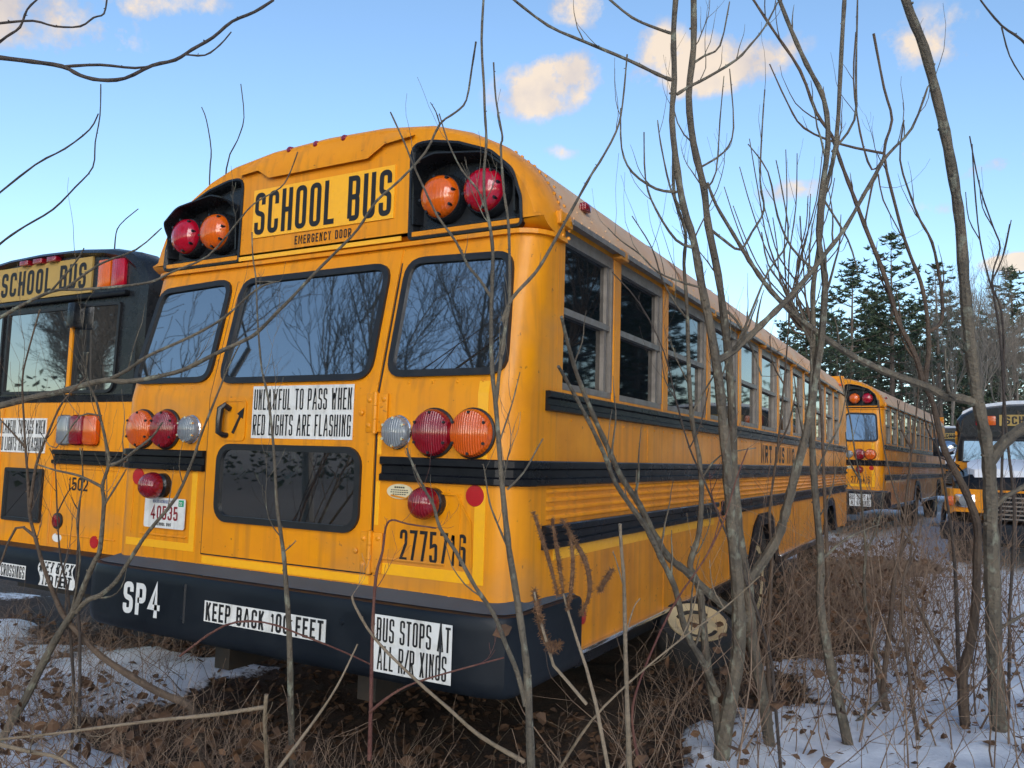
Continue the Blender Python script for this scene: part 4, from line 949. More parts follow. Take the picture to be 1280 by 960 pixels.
# ------------------------------------------------------------------ saplings in front of the buses, each with its own stem and branches
def smooth_path(pts, sub_=3):
    out = []; m = len(pts)
    for i in range(m - 1):
        p0 = pts[max(0, i - 1)]; p1 = pts[i]; p2 = pts[i + 1]; p3 = pts[min(m - 1, i + 2)]
        for k in range(sub_):
            t = k / sub_
            out.append(.5 * ((2 * p1) + (-p0 + p2) * t + (2 * p0 - 5 * p1 + 4 * p2 - p3) * t * t + (-p0 + 3 * p1 - 3 * p2 + p3) * t ** 3))
    out.append(pts[-1]); return out
def sapling(label, m, d0, d1, main, w0, w1, branches=(), ground=True, twigs=1.0, group=None, cat='sapling', name='sapling'):
    """main and branches: traced courses; d0, d1 distance at foot and tip; w widths in photo pixels; a branch is (course, w0, w1[, distance change])"""
    ys = [p[1] for p in main]; yb, yt = ys[0], min(ys)
    def dep(y): return d0 + (d1 - d0) * max(-.3, min(1.2, (yb - y) / max(60, yb - yt)))
    P = [at(x, y, dep(y)) for x, y in main]
    def rad(w, y): return max(.0011, w / 2 * dep(y) / F_PX)
    P = smooth_path(P); n = len(P)
    tp_ = [1 - (1 - i / (n - 1)) ** 1.7 for i in range(n)]
    r = [(rad(w0, yb) * (1 - t) + rad(w1, yt) * t) * (1 + .07 * math.sin(i * 2.4 + w0) + R.uniform(-.07, .07)) for i, t in enumerate(tp_)]
    if ground:
        f = P[0]; q = P[0] - (P[1] - P[0]).normalized() * .1; hz = ground_z(f.x, f.y)
        if f.z > hz:
            k = max(1, int((f.z - hz) / .12)); dirn = (P[0] - P[2]).normalized(); dirn = Vector((dirn.x * .4, dirn.y * .4, -1))
            ext = [f + dirn * (f.z - hz + .05) * (j / k) for j in range(k, 0, -1)]
            P = ext + P; r = [r[0] * 1.06] * k + r
    root = empty(name, P[0] if not ground else Vector((P[0].x, P[0].y, ground_z(P[0].x, P[0].y)))); tag(root, label, cat, group); o = root.location
    mb = MB(); mb.tube([p - o for p in P], r, 9)
    for i in range(4, n - 2, 5):                 # old leaf scars and buds along the stem
        dd = Vector((R.uniform(-1, 1), R.uniform(-1, 1), R.uniform(-.2, .6))).normalized(); c = P[i] - o
        mb.tube([c, c + dd * (r[i] * 1.25 + .003)], [r[i] * .45 + .0008, r[i] * .25 + .0005], 5)
    for b in branches:
        pts, a, c = b[0], b[1], b[2]; dz = b[3] if len(b) > 3 else 0
        mm = len(pts); Q = smooth_path([at(x, y, dep(y) + dz * i / (mm - 1)) for i, (x, y) in enumerate(pts)]); k = len(Q)
        rr = [rad(a, pts[0][1]) * (1 - i / (k - 1)) + rad(c, pts[-1][1]) * i / (k - 1) for i in range(k)]
        bb = MB(); bb.tube([p - o for p in Q], [x * (1 + .12 * math.sin(i * 2.9 + a)) for i, x in enumerate(rr)], 7)
        for i in range(2, k - 1, 3):
            dd = Vector((R.uniform(-1, 1), R.uniform(-1, 1), R.uniform(0, .8))).normalized(); cc = Q[i] - o
            bb.tube([cc, cc + dd * (rr[i] + .005)], [rr[i] * .6 + .0006, .0008], 4)
        for i in range(3, k, 2):
            if R.random() < .42 * twigs:
                d = (Q[min(k - 1, i)] - Q[i - 1]).normalized(); q = Matrix.Rotation(R.uniform(0, 6.28), 3, d) @ d.orthogonal().normalized()
                twig(bb, Q[i] - o, d * .8 + q * .7 + Vector((0, 0, .25)), R.uniform(.05, .30) * (d0 / 3), rr[i] * .45, 0, .45, 7, 4, .28)
        obj('branch', bb, m, root, True)
    for i in range(int(n * .35), n, 3):
        if R.random() < .35 * twigs:
            d = (P[min(n - 1, i)] - P[i - 1]).normalized(); q = Matrix.Rotation(R.uniform(0, 6.28), 3, d) @ d.orthogonal().normalized()
            twig(mb, P[i] - o, d * .7 + q * .8 + Vector((0, 0, .25)), R.uniform(.06, .34) * (d0 / 3), min(r[i] * .4, .004), 1, .45, 7, 4, .28)
    obj('trunk', mb, m, root, True)
    return root
# right of the bus
sapling('grey sapling whose trunk stands close left of its twin in front of the rear wheel', bark_grey, 4.0, 3.5,
    [(898, 985), (905, 920), (916, 860), (924, 800), (921, 720), (915, 660), (911, 600), (905, 540), (899, 480), (890, 420), (877, 355), (867, 300), (855, 260), (847, 215), (840, 150), (843, 100), (842, 40), (846, -15)], 21, 7,
    [([(897, 868), (880, 830), (862, 800), (852, 770), (844, 735), (826, 697), (808, 660), (794, 640), (770, 605), (755, 567), (735, 525), (712, 482), (698, 458)], 9, 3, -.95),
     ([(893, 452), (912, 442), (936, 421), (960, 398), (988, 370), (1010, 345), (1034, 314), (1057, 284), (1090, 225), (1110, 193), (1140, 160), (1160, 108)], 10, 2.5, .1),
     ([(839, 100), (822, 93), (785, 75), (730, 52), (685, 32), (640, -2)], 5, 3, -.1), ([(840, 42), (822, 36), (790, 22), (758, -4)], 4, 3, .1),
     ([(846, 118), (862, 108), (882, 98), (920, 75), (938, 56), (955, 35), (972, 3)], 4.5, 2, .1), ([(846, 240), (820, 236), (790, 215), (777, 185), (776, 135)], 4, 1.6, -.1),
     ([(868, 310), (845, 300), (820, 262), (807, 225), (805, 165)], 4, 1.5, -.1), ([(852, 262), (838, 235), (826, 180), (822, 150)], 3, 1.4), ([(878, 360), (850, 352), (822, 340), (800, 318), (775, 300), (760, 285)], 3, 1.2, -.2)])
sapling('grey sapling whose trunk stands close right of its twin in front of the rear wheel', bark_grey, 4.2, 3.7,
    [(972, 990), (962, 930), (952, 860), (940, 800), (935, 735), (925, 680), (920, 625), (917, 580), (915, 510), (912, 465), (906, 405), (898, 345), (885, 280), (880, 235), (867, 180), (861, 120), (867, 60), (867, -12)], 16, 8,
    [([(936, 776), (905, 757), (877, 733), (855, 712), (836, 697), (816, 665), (800, 632), (777, 597), (760, 560), (742, 520), (722, 470), (710, 430), (702, 396)], 11, 3, -1.0),
     ([(937, 724), (955, 700), (972, 672), (982, 640), (991, 605), (1000, 572), (1008, 540), (1014, 505), (1020, 468), (1026, 430), (1030, 385), (1031, 345), (1024, 305), (1026, 250), (1035, 180), (1030, 125), (1008, 80), (990, 40), (972, -6)], 13, 5, .2),
     ([(886, 285), (905, 300), (925, 312), (940, 290), (955, 262), (950, 225), (953, 155), (956, 112)], 4, 1.6), ([(903, 385), (920, 400), (940, 436), (952, 470)], 4, 2), ([(862, 82), (880, 70), (900, 57), (912, 2)], 3.5, 1.6),
     ([(874, 210), (905, 190), (917, 160), (912, 86)], 3, 1.4), ([(912, 450), (935, 400), (960, 340), (985, 300), (978, 240), (970, 200)], 3.5, 1.2), ([(880, 240), (895, 215), (900, 150), (905, 95)], 2.6, 1.2)])
sapling('slender grey sapling rising alone just left of the twin trunks, low in the frame', bark_grey, 4.0, 3.7,
    [(905, 960), (893, 880), (884, 830), (879, 780), (874, 735), (863, 710), (866, 692), (874, 665), (877, 615), (874, 572), (865, 525), (861, 460), (859, 386), (855, 330), (857, 290), (843, 245), (842, 190)], 12, 4,
    [([(866, 515), (880, 490), (898, 460)], 3, 1.6), ([(876, 600), (900, 570), (945, 560)], 3, 1.2), ([(860, 400), (845, 380), (828, 350), (815, 310), (790, 270)], 3, 1.3, -.2)])
sapling('straight olive stem right of the twin trunks, standing in the brush', bark_grey, 4.25, 3.9,
    [(1068, 985), (1060, 930), (1040, 840), (1030, 790), (1025, 750), (1026, 700), (1022, 650), (1017, 590), (1015, 540), (1017, 480), (1017, 433), (1016, 388), (1017, 353), (1025, 300), (1030, 245), (1045, 180), (1052, 60), (1056, -8)], 13, 5,
    [([(1018, 440), (1000, 400), (980, 360), (960, 330), (952, 290)], 4, 1.5), ([(1026, 700), (1060, 672), (1100, 655)], 4, 1.4), ([(1020, 340), (990, 310), (972, 270), (960, 215), (935, 180)], 3.5, 1.4),
     ([(1030, 250), (1060, 300), (1072, 340)], 3, 1.5), ([(1040, 190), (1068, 150), (1070, 90), (1072, -5)], 3.5, 2), ([(1017, 600), (1034, 560), (1050, 530), (1060, 480)], 3, 1.2)])
sapling('crooked grey sapling left of the thickest trunk, forking into several tall shoots', bark_brown, 4.6, 4.2,
    [(1212, 985), (1208, 930), (1203, 850), (1212, 810), (1219, 760), (1221, 700), (1221, 655), (1206, 612), (1190, 582), (1178, 555), (1167, 507), (1157, 478), (1161, 440), (1160, 411), (1158, 388), (1151, 353), (1140, 325), (1131, 300), (1120, 260), (1105, 192), (1115, 150), (1105, 110), (1092, 42)], 14, 3,
    [([(1153, 475), (1146, 450), (1137, 430), (1123, 402), (1110, 358), (1100, 330), (1080, 280), (1065, 240), (1050, 200), (1040, 170), (1020, 140), (1000, 88), (968, 40), (938, -6)], 7, 3), ([(1160, 415), (1176, 404), (1178, 378), (1174, 345), (1165, 303), (1150, 275), (1140, 250), (1125, 200), (1130, 150)], 5, 1.8),
     ([(1106, 192), (1050, 180), (1005, 160), (985, 130), (962, 80)], 3.5, 1.5), ([(1106, 195), (1090, 212), (1075, 165), (1067, 100), (1070, 40)], 3, 1.8), ([(1203, 850), (1185, 828), (1172, 808), (1150, 762), (1130, 728), (1116, 694)], 5, 2), ([(1221, 690), (1240, 650), (1260, 640)], 3, 1.5), ([(1080, 285), (1095, 215), (1104, 250), (1130, 300)], 2.5, 1.3)])
sapling('thickest olive grey trunk, bare and leaning left, near the right edge', bark_grey, 4.5, 3.6,
    [(1256, 990), (1250, 930), (1243, 830), (1241, 750), (1239, 690), (1238, 636), (1236, 585), (1231, 544), (1221, 495), (1212, 425), (1205, 350), (1200, 280), (1192, 225), (1181, 165), (1170, 118), (1155, 60), (1138, 18), (1128, -14)], 21, 11,
    [([(1236, 578), (1252, 556), (1275, 537), (1300, 520)], 16, 12), ([(1221, 503), (1200, 498), (1179, 494), (1160, 484), (1126, 472), (1094, 459), (1062, 443), (1028, 420), (993, 393), (964, 364), (942, 334), (927, 310), (912, 285), (895, 256), (884, 228)], 12, 3.5, .1),
     ([(1243, 790), (1262, 778), (1295, 760)], 5, 3), ([(1238, 640), (1258, 620), (1290, 604)], 7, 5)], twigs=.5)
fan = []
for k in range(13):
    x1 = 900 + k * 13 + R.uniform(-6, 6); y1 = 225 + 40 * math.sin(k * 1.7) + R.uniform(-15, 15); x0, y0 = 1010 - R.uniform(0, 26), 398 - R.uniform(-8, 30); mx_, my_ = x0 + (x1 - x0) * .45 - 6, y0 + (y1 - y0) * .35
    fan.append(([(1016, 420), (x0, y0), (mx_, my_), (x0 + (x1 - x0) * .8, y0 + (y1 - y0) * .68), (x1, y1)], 2.6, 1.1, R.uniform(-.1, .2)))
sapling('slim sapling spreading a fan of fine shoots above the far end of the roof', bark_brown, 4.9, 4.8, [(1046, 900), (1036, 800), (1034, 700), (1030, 600), (1026, 500), (1018, 430), (1008, 380), (1004, 330), (1000, 270)], 7, 1.6, fan, twigs=.8)
for lab, mk, d, pts, w in [
    ('thin brown whip standing between the crooked sapling and the straight olive stem', bark_brown, 4.9, [(1112, 900), (1104, 860), (1112, 790), (1119, 712), (1126, 690), (1133, 620), (1140, 560), (1147, 500), (1150, 440)], 9),
    ('thin grey whip crossing in front of the far round lamp bus', bark_grey, 5.2, [(1103, 880), (1100, 860), (1094, 818), (1082, 760), (1080, 720), (1082, 690), (1078, 640), (1075, 600), (1068, 560), (1062, 520), (1050, 470)], 7),
    ('bent thin brown shoot low in the snow at the middle right', bark_brown, 4.3, [(1152, 985), (1150, 940), (1140, 875), (1134, 818), (1128, 770), (1130, 720), (1140, 680), (1120, 620), (1105, 560), (1098, 500)], 6),
    ('thin dark whip at the far right, its tip bent over', bark_dark, 4.7, [(1262, 760), (1268, 640), (1258, 540), (1250, 420), (1240, 350), (1250, 310), (1242, 285), (1225, 235), (1212, 170)], 4),
    ('thin dark whip left of the bent one, against the pines', bark_dark, 5.0, [(1248, 720), (1252, 600), (1255, 470), (1252, 390), (1238, 355), (1225, 300), (1218, 230), (1215, 180)], 4),
    ('pale whip beside the right edge with two short shoots', bark_dark, 5.4, [(1196, 760), (1192, 690), (1180, 600), (1172, 560), (1160, 500)], 5),
    ('reddish whip in front of the flank, low behind the seed heads', bark_red, 3.4, [(800, 960), (790, 900), (800, 850), (840, 760), (880, 700), (905, 650), (920, 600), (935, 560)], 4),
    ('thin dark whip in front of the third side window', bark_dark, 3.9, [(965, 830), (955, 790), (930, 720), (905, 660), (880, 600), (862, 560), (845, 500), (830, 440), (800, 380), (765, 340)], 4),
    ('upright dark whip crossing the flank lettering', bark_brown, 4.6, [(962, 880), (960, 800), (965, 700), (962, 640), (972, 560), (980, 480), (985, 420), (990, 360)], 6),
    ('pale crossing whip in the tangle beside the skirt', bark_pale, 3.3, [(700, 960), (740, 900), (790, 850), (850, 800), (905, 760), (950, 720)], 4)]:
    k = len(pts)
    sapling(lab, mk, d, d - .2, pts, w, 1.6, [([pts[k // 2], (pts[k // 2][0] + 14, pts[k // 2][1] - 30), (pts[k // 2][0] + 24, pts[k // 2][1] - 75)], w * .5, 1.2), ([pts[2 * k // 3], (pts[2 * k // 3][0] - 14, pts[2 * k // 3][1] - 26), (pts[2 * k // 3][0] - 18, pts[2 * k // 3][1] - 60)], w * .4, 1)], cat='whip')
sapling('low pale branch lying over the snow at the bottom right', bark_grey, 4.1, 4.9, [(955, 985), (974, 962), (1031, 931), (1064, 908), (1091, 885), (1110, 862)], 9, 4, [([(1031, 931), (1050, 900), (1058, 870)], 4, 1.5)], ground=False, cat='branch', name='fallen_branch')
# in front of the tail
sapling('pale grey stem rising past the right tail window and the amber signal', bark_grey, 2.72, 2.62,
    [(666, 1010), (664, 960), (660, 860), (657, 822), (650, 772), (642, 722), (636, 685), (632, 650), (628, 610), (624, 560), (620, 510), (615, 460), (614, 400), (615, 360), (616, 315), (612, 280), (606, 252), (605, 215), (608, 177), (606, 140), (605, 109), (602, 50), (605, -10)], 11.5, 3,
    [([(620, 505), (626, 450), (633, 400), (637, 372), (636, 285), (630, 240), (626, 185), (628, 170), (620, 125), (617, 78)], 5, 2), ([(614, 372), (600, 350), (585, 332), (570, 302), (547, 270), (530, 235), (517, 207), (505, 177), (488, 140)], 4, 2), ([(605, 258), (597, 237), (577, 212), (560, 177), (549, 142)], 3, 1.5),
     ([(628, 402), (640, 373), (670, 340), (690, 307), (715, 262), (740, 217), (750, 202), (770, 165), (778, 132), (784, 68)], 5, 2), ([(657, 882), (647, 842), (632, 805), (617, 767), (595, 735), (570, 690), (550, 660), (542, 632), (530, 610), (512, 572), (509, 560)], 7, 2.5),
     ([(634, 612), (655, 590), (672, 560), (679, 548)], 3, 1.4), ([(625, 550), (640, 505), (650, 465)], 2.5, 1.2), ([(637, 690), (622, 655), (612, 628), (606, 590), (604, 580)], 3, 1.4)], twigs=.6)
sapling('slim straight stem crossing the lower door window of the SP4 bus', bark_grey, 3.1, 2.95,
    [(366, 975), (364, 900), (362, 810), (360, 765), (357, 725), (355, 697), (350, 660), (346, 630), (342, 560), (335, 497), (327, 460), (322, 400), (320, 350), (316, 320), (315, 290)], 9, 1.6, [([(355, 690), (366, 680), (370, 676)], 2, 1), ([(320, 352), (345, 352), (350, 352)], 1.6, 1)], twigs=.4)
sapling('grey leaning sapling at the left whose long branch arches over the whole tail', bark_grey, 3.55, 3.1,
    [(-6, 945), (12, 905), (31, 875), (56, 825), (75, 790), (94, 760), (108, 725), (119, 700), (125, 687), (130, 630), (128, 607), (136, 580), (133, 555), (125, 520), (120, 500), (108, 470), (110, 440)], 12, 2.5,
    [([(94, 765), (110, 750), (125, 744), (145, 727), (162, 700), (185, 665), (220, 622), (242, 572), (250, 547), (270, 497), (285, 460), (300, 430)], 7, 1.6), ([(136, 582), (152, 576), (170, 562), (190, 546), (203, 528)], 5, 2), ([(130, 610), (100, 595), (70, 588), (45, 580)], 4, 1.5), ([(131, 630), (150, 600), (158, 586)], 3, 1.2), ([(127, 520), (100, 520), (70, 560), (50, 540)], 2.5, 1), ([(70, 800), (90, 760), (100, 700), (96, 650), (104, 600), (100, 560)], 3, 1.2)], twigs=.9)
sapling('long bare branch reaching in from the left edge and sweeping up past the destination sign', bark_grey, 3.35, 2.75,
    [(-30, 512), (0, 507), (40, 497), (75, 490), (110, 480), (135, 475), (152, 477), (175, 475), (200, 470), (230, 462), (270, 442), (300, 428), (320, 417), (345, 392), (362, 375), (395, 340), (420, 315), (447, 287), (470, 252), (500, 225), (532, 190), (550, 155), (570, 140), (583, 125), (590, 84), (595, 52)], 9, 2.5,
    [([(135, 475), (160, 462), (185, 445), (240, 420), (280, 397), (320, 362), (345, 352)], 5, 2), ([(550, 156), (545, 140), (538, 128)], 2, 1)], ground=False, twigs=.4, cat='branch', name='bare_branch')
sapling('twig from the left edge crossing the black framed bus and rising over the lamp pod', bark_grey, 3.3, 3.0,
    [(-20, 412), (0, 397), (62, 365), (100, 362), (150, 358), (190, 352), (215, 340), (260, 320), (295, 280), (317, 255), (350, 235), (362, 217), (372, 190)], 5, 1.6, [([(62, 366), (95, 327), (105, 310)], 3, 1.4), ([(80, 362), (125, 330), (170, 312), (202, 285)], 3.5, 1.5)], ground=False, twigs=.4, cat='branch', name='bare_branch')
sapling('brown sapling leaning out of the snow over the black framed bus', bark_brown, 3.5, 3.1,
    [(240, 885), (231, 878), (200, 866), (162, 844), (125, 819), (97, 790), (81, 772), (69, 747), (55, 710), (45, 675), (37, 642), (35, 600), (32, 562), (30, 525), (28, 475), (35, 440), (50, 387)], 11, 2, [([(45, 672), (20, 660), (-5, 720)], 4, 2), ([(37, 640), (45, 582), (62, 537), (80, 500), (110, 470)], 4, 1.5), ([(32, 560), (15, 540), (-4, 520)], 3, 1.5)])
sapling('thin upright whip rising by number 1502', bark_dark, 3.5, 3.3, [(92, 850), (88, 790), (85, 740), (76, 700), (72, 650), (70, 600), (68, 575), (62, 560)], 4, 1.2, [([(72, 640), (85, 615), (95, 605)], 2, 1)], cat='whip')
sapling('thin grey whip between number 1502 and the bumper end', bark_dark, 3.4, 3.3, [(100, 790), (95, 740), (97, 690), (99, 640), (103, 600), (103, 560)], 4, 1.2, [([(99, 640), (92, 628), (90, 622)], 1.6, 1)], cat='whip')
# overhead, top left corner
sapling('thick dark branch across the top left corner of the sky', bark_dark, 2.2, 2.3,
    [(-40, 66), (0, 72), (40, 77), (78, 83), (100, 94), (125, 100), (156, 98), (190, 82), (219, 75), (240, 62), (266, 47), (290, 27), (318, 15), (342, 0)], 6, 3.5, [([(82, 83), (125, 81), (169, 85), (200, 80)], 4, 2.5), ([(231, 68), (256, 69), (275, 56), (289, 40)], 2.5, 1.6)], ground=False, twigs=0, cat='branch', name='bare_branch')
sapling('forked twig above the thick branch in the top left corner', bark_dark, 2.2, 2.2, [(-20, 31), (0, 29), (41, 26), (69, 33), (100, 33), (117, 22), (130, 17), (134, -4)], 3.5, 2, [([(-12, 62), (8, 46), (25, 34), (34, 12), (48, -2)], 3.5, 2.2)], ground=False, twigs=0, cat='branch', name='bare_branch')
sapling('long curved twig in the sky above the black framed bus', bark_dark, 3.0, 2.9, [(-20, 322), (6, 300), (31, 283), (66, 262), (94, 234), (116, 209), (119, 178), (125, 144), (126, 105)], 3.2, 1.4, [([(-14, 252), (44, 206), (81, 186), (112, 162), (123, 142)], 2.6, 1.6)], ground=False, twigs=0, cat='branch', name='bare_branch')
for lab, pts in [('fine twig tip standing up behind the left roof edge', [(262, 330), (262, 222), (264, 188), (258, 150), (252, 134)]), ('second fine twig tip behind the left roof edge, bent at its top', [(275, 330), (283, 211), (297, 175), (305, 147), (301, 105)]), ('short twig over the roof of the black framed bus', [(142, 345), (144, 300), (150, 281), (173, 261)])]:
    sapling(lab, bark_dark, 6.5, 6.5, pts, 2, 1.2, ground=False, twigs=0, cat='twig', name='twig_tip')
sapling('twig entering at the top right corner', bark_dark, 3.2, 3.2, [(1310, 85), (1277, 50), (1252, 32), (1227, 2), (1220, -12)], 4, 2, [([(1252, 34), (1262, 70), (1280, 100)], 2, 1.4)], ground=False, twigs=.4, cat='branch', name='bare_branch')
# foreground litter of sticks
for lab, mk, d0, d1, pts, w0, w1 in [
    ('pale fallen stick lying level over the leaves at the bottom left', bark_pale, 3.0, 3.2, [(330, 884), (270, 893), (200, 900), (120, 910), (60, 918), (-10, 925)], 5.5, 3),
    ('cut pale stem standing upright under the keep back sticker', bark_pale, 2.9, 2.9, [(335, 990), (333, 940), (331, 900), (333, 868)], 5.5, 5),
    ('pale twisted stick at the bottom left corner', bark_pale, 2.6, 2.9, [(-10, 928), (40, 940), (75, 948), (110, 975)], 6, 4),
    ('brittle pale twig in front of the bus stops sticker', bark_pale, 2.6, 2.8, [(330, 985), (390, 905), (420, 860), (440, 820), (447, 805)], 5, 2),
    ('long pale twig leaning across the bumper corner', bark_pale, 2.7, 2.6, [(655, 952), (600, 920), (560, 885), (520, 850), (470, 800), (445, 760), (440, 745)], 6, 3),
    ('dark red bramble cane arching across the bumper', bark_red, 2.75, 2.8, [(462, 950), (464, 860), (466, 780), (470, 720), (478, 690), (482, 660), (490, 650), (510, 655), (545, 660)], 6, 2),
    ('red bramble cane lying across both bumper stickers', bark_red, 2.9, 2.7, [(225, 820), (280, 782), (330, 778), (380, 795), (430, 815), (462, 830)], 3, 2),
    ('second red cane running under the bus stops sticker', bark_red, 2.75, 2.6, [(462, 890), (490, 868), (520, 853), (570, 838), (630, 822)], 4, 2)]:
    sapling(lab, mk, d0, d1, pts, w0, w1, ground=False, twigs=1, cat='stick', name='dead_stick')
# dry weed with furry seed heads, close to the lens
def weed():
    root = empty('dry_weed', at(765, 985, 1.45)); tag(root, 'dry weed stalk with drooping furry brown seed heads near the bus corner', 'weed'); o = root.location
    gz = ground_z(o.x, o.y); root.location.z = gz; o = root.location
    st = MB(); D = 1.45
    foot = at(775, 1010, D); foot = Vector((foot.x, foot.y, gz))
    st.tube([foot - o, at(765, 985, D) - o, at(745, 880, D) - o, at(733, 835, D) - o, at(722, 802, D) - o, at(712, 770, D) - o, at(704, 742, D) - o], [.0042, .004, .0035, .003, .0028, .0025, .002], 7)
    st.tube([at(733, 880, D) - o, at(712, 855, D) - o, at(692, 832, D) - o, at(684, 805, D) - o, at(672, 765, D) - o, at(668, 740, D) - o], [.0032, .003, .003, .0028, .0025, .002], 7)
    obj('stalk', st, bark_pale, root, True)
    for pts, w in [([(667, 640), (676, 668), (686, 700), (697, 742)], 7), ([(690, 648), (695, 680), (700, 712), (704, 742)], 7), ([(703, 650), (718, 676), (733, 705), (737, 740), (727, 768)], 8), ([(712, 664), (716, 700), (714, 735), (710, 760)], 7), ([(668, 738), (672, 760), (676, 775)], 9), ([(672, 768), (680, 795), (690, 812), (698, 806)], 11), ([(765, 712), (757, 725), (749, 738)], 8)]:
        Q = smooth_path([at(x, y, D + .02 * math.sin(x)) for x, y in pts], 4); n = len(Q); mb = MB()
        mb.tube([p - o for p in Q], [w / 2 * .75 * D / F_PX * (.30 + .75 * math.sin(math.pi * (i + .6) / (n + .2))) for i in range(n)], 8)
        for i, p in enumerate(Q):
            for _ in range(34):
                d = Vector((R.uniform(-1, 1), R.uniform(-1, 1), R.uniform(-1, 1))).normalized(); l = w / 2 * D / F_PX * R.uniform(.7, 1.9)
                q = p - o + (Q[min(n - 1, i + 1)] - p) * R.random(); mb.tube([q, q + d * l], [.0008, .0003], 3, False)
        obj('seed_head', mb, seed_m, root, True)
weed()
sapling('straight dead stalk standing right of the furry seed heads', bark_pale, 1.9, 1.75, [(788, 985), (786, 940), (784, 877), (782, 815), (780, 727), (777, 690), (775, 655)], 8, 4, [([(780, 735), (770, 700), (766, 690)], 2, 1.4), ([(783, 790), (792, 760), (800, 748)], 2, 1.2)], twigs=0, cat='weed', name='dead_stalk')
d_ = ray(627, 789); t_ = (-.150 - CAM.y) / d_.y; lp = CAM + d_ * t_
sl = MB(); leaf_quad(sl, Vector((0, 0, 0)), .075, Vector((.2, -1, .3)).normalized()); o = obj('dead_leaf', sl, leaf_m, loc=lp); tag(o, 'single curled brown leaf stuck to the black bumper right of its stickers', 'leaf')
# old wheel leaning in the brush beside the skirt
def old_wheel():
    c = CAM + ray(871, 781) * 4.6
    root = empty('old_wheel', (c.x, c.y, ground_z(c.x, c.y))); tag(root, 'old tyre with a cream painted rim lying tilted beside the bus skirt', 'wheel'); o = root.location
    cc = c - o; ax = Vector((.22, -.38, .90)).normalized(); t = MB(); r = .225
    t.lathe(cc - ax * .10, ax, [(r * .55, -.05), (r * .95, -.04), (r, .0), (r, .06), (r * .93, .11), (r * .76, .12), (r * .70, .08)], 36); obj('tyre', t, tyre_m, root, True)
    q = MB(); q.lathe(cc - ax * .10, ax, [(r * .74, .05), (r * .74, .125), (r * .60, .118), (r * .50, .100), (r * .3, .105), (r * .2, .12), (0, .12)], 32); rim = obj('rim', q, cream, root, True)
    a1 = ax.orthogonal().normalized(); b1 = ax.cross(a1)
    for k0 in (30, 205):
        h = MB(); h.tube([cc - ax * .10 + (a1 * math.cos(math.radians(k0 + t)) + b1 * math.sin(math.radians(k0 + t))) * r * .50 + ax * .098 for t in range(0, 111, 15)], .016, 6); obj('hand_hole', h, chassis_m, rim)
old_wheel()

# ------------------------------------------------------------------ trees at the edge of the lot
TR = random.Random(3)
def bare_tree_mesh(h, seed, dens=1.0, spread=.5):
    rnd = random.Random(seed); tr = MB(); cr = MB()
    def grow(mb, p, d, ln, r, lvl):
        n = 5; pts = [p.copy()]; rad = [r]
        for i in range(n):
            d = (d + Vector((rnd.uniform(-1, 1), rnd.uniform(-1, 1), rnd.uniform(-.3, .9))) * (.10 + .05 * lvl)).normalized(); p = p + d * ln / n; pts.append(p.copy()); rad.append(r * (1 - .55 * (i + 1) / n))
            if lvl < 4 and (lvl > 0 or i > 1):
                for _ in range(2 if rnd.random() < .65 * dens else 1):
                    q = Matrix.Rotation(rnd.uniform(0, 6.28), 3, d) @ d.orthogonal().normalized(); nd = d * (1 - spread * .6) + q * spread * rnd.uniform(.7, 1.3) + Vector((0, 0, .18))
                    grow(cr, p.copy(), nd, ln * rnd.uniform(.42, .66), max(.006, rad[-1] * .62), lvl + 1)
        mb.tube(pts, [max(.006, x) for x in rad], 7 if lvl == 0 else (4 if lvl < 3 else 3), False)
    grow(tr, Vector((0, 0, -.3)), Vector((0, 0, 1)), h * .62, h * .009 + .015, 0)
    return tr, cr
def pine_mesh(h, seed, low=.32):
    rnd = random.Random(seed); tr = MB(); cr = MB()
    lean = rnd.uniform(-.03, .03); tr.tube([(lean * h * t, 0, h * t - .3 * (1 - t)) for t in (0, .25, .5, .75, 1)], [h * .014, h * .012, h * .009, h * .005, .01], 8)
    z = h * low; nb = MB()
    while z < h * .995:
        t = (z / h - low) / (1 - low); L0 = h * .215 * (1 - t) ** .62 * (.50 + .50 * min(1, t * 3.5)) + .30
        for k in range(rnd.choice((4, 5, 6))):
            a = rnd.uniform(0, 6.28); ln = L0 * rnd.uniform(.35, 1.25); el = .12 + .5 * t + rnd.uniform(-.15, .15); d = Vector((math.cos(a) * math.cos(el), math.sin(a) * math.cos(el), math.sin(el) * .7))
            p = Vector((lean * z, 0, z)); pts = [p + d * ln * u + Vector((0, 0, .12 * ln * u * u)) for u in (0, .35, .7, 1)]
            nb.tube(pts, [.035 * (1 - t) + .012, .025 * (1 - t) + .01, .015, .006], 4, False)
            for u in np.linspace(.38, 1.0, max(3, int(ln * 4.2))):
                c = pts[0] + (pts[-1] - pts[0]) * u + Vector((rnd.uniform(-.22, .22), rnd.uniform(-.22, .22), rnd.uniform(-.04, .14)))
                for _ in range(8):
                    w = rnd.uniform(.15, .34); e = Vector((rnd.uniform(-1, 1), rnd.uniform(-1, 1), rnd.uniform(-.1, .7))).normalized(); q = e.cross(Vector((rnd.uniform(-1, 1), rnd.uniform(-1, 1), rnd.uniform(-1, 1)))).normalized()
                    cr.add([c - q * w * .22, c + q * w * .22, c + e * w + q * w * .05, c + e * w * 1.1 - q * w * .05], [(0, 1, 2, 3)])
        z += h * rnd.uniform(.026, .050)
    return tr, nb, cr
def protos():
    P = []
    for i, (h, lo) in enumerate(((15.5, .34), (14, .42), (13, .30))):
        tr, nb, cr = pine_mesh(h, 20 + i, lo); P.append(('pine', tr, nb, cr))
    return P
pine_protos = []
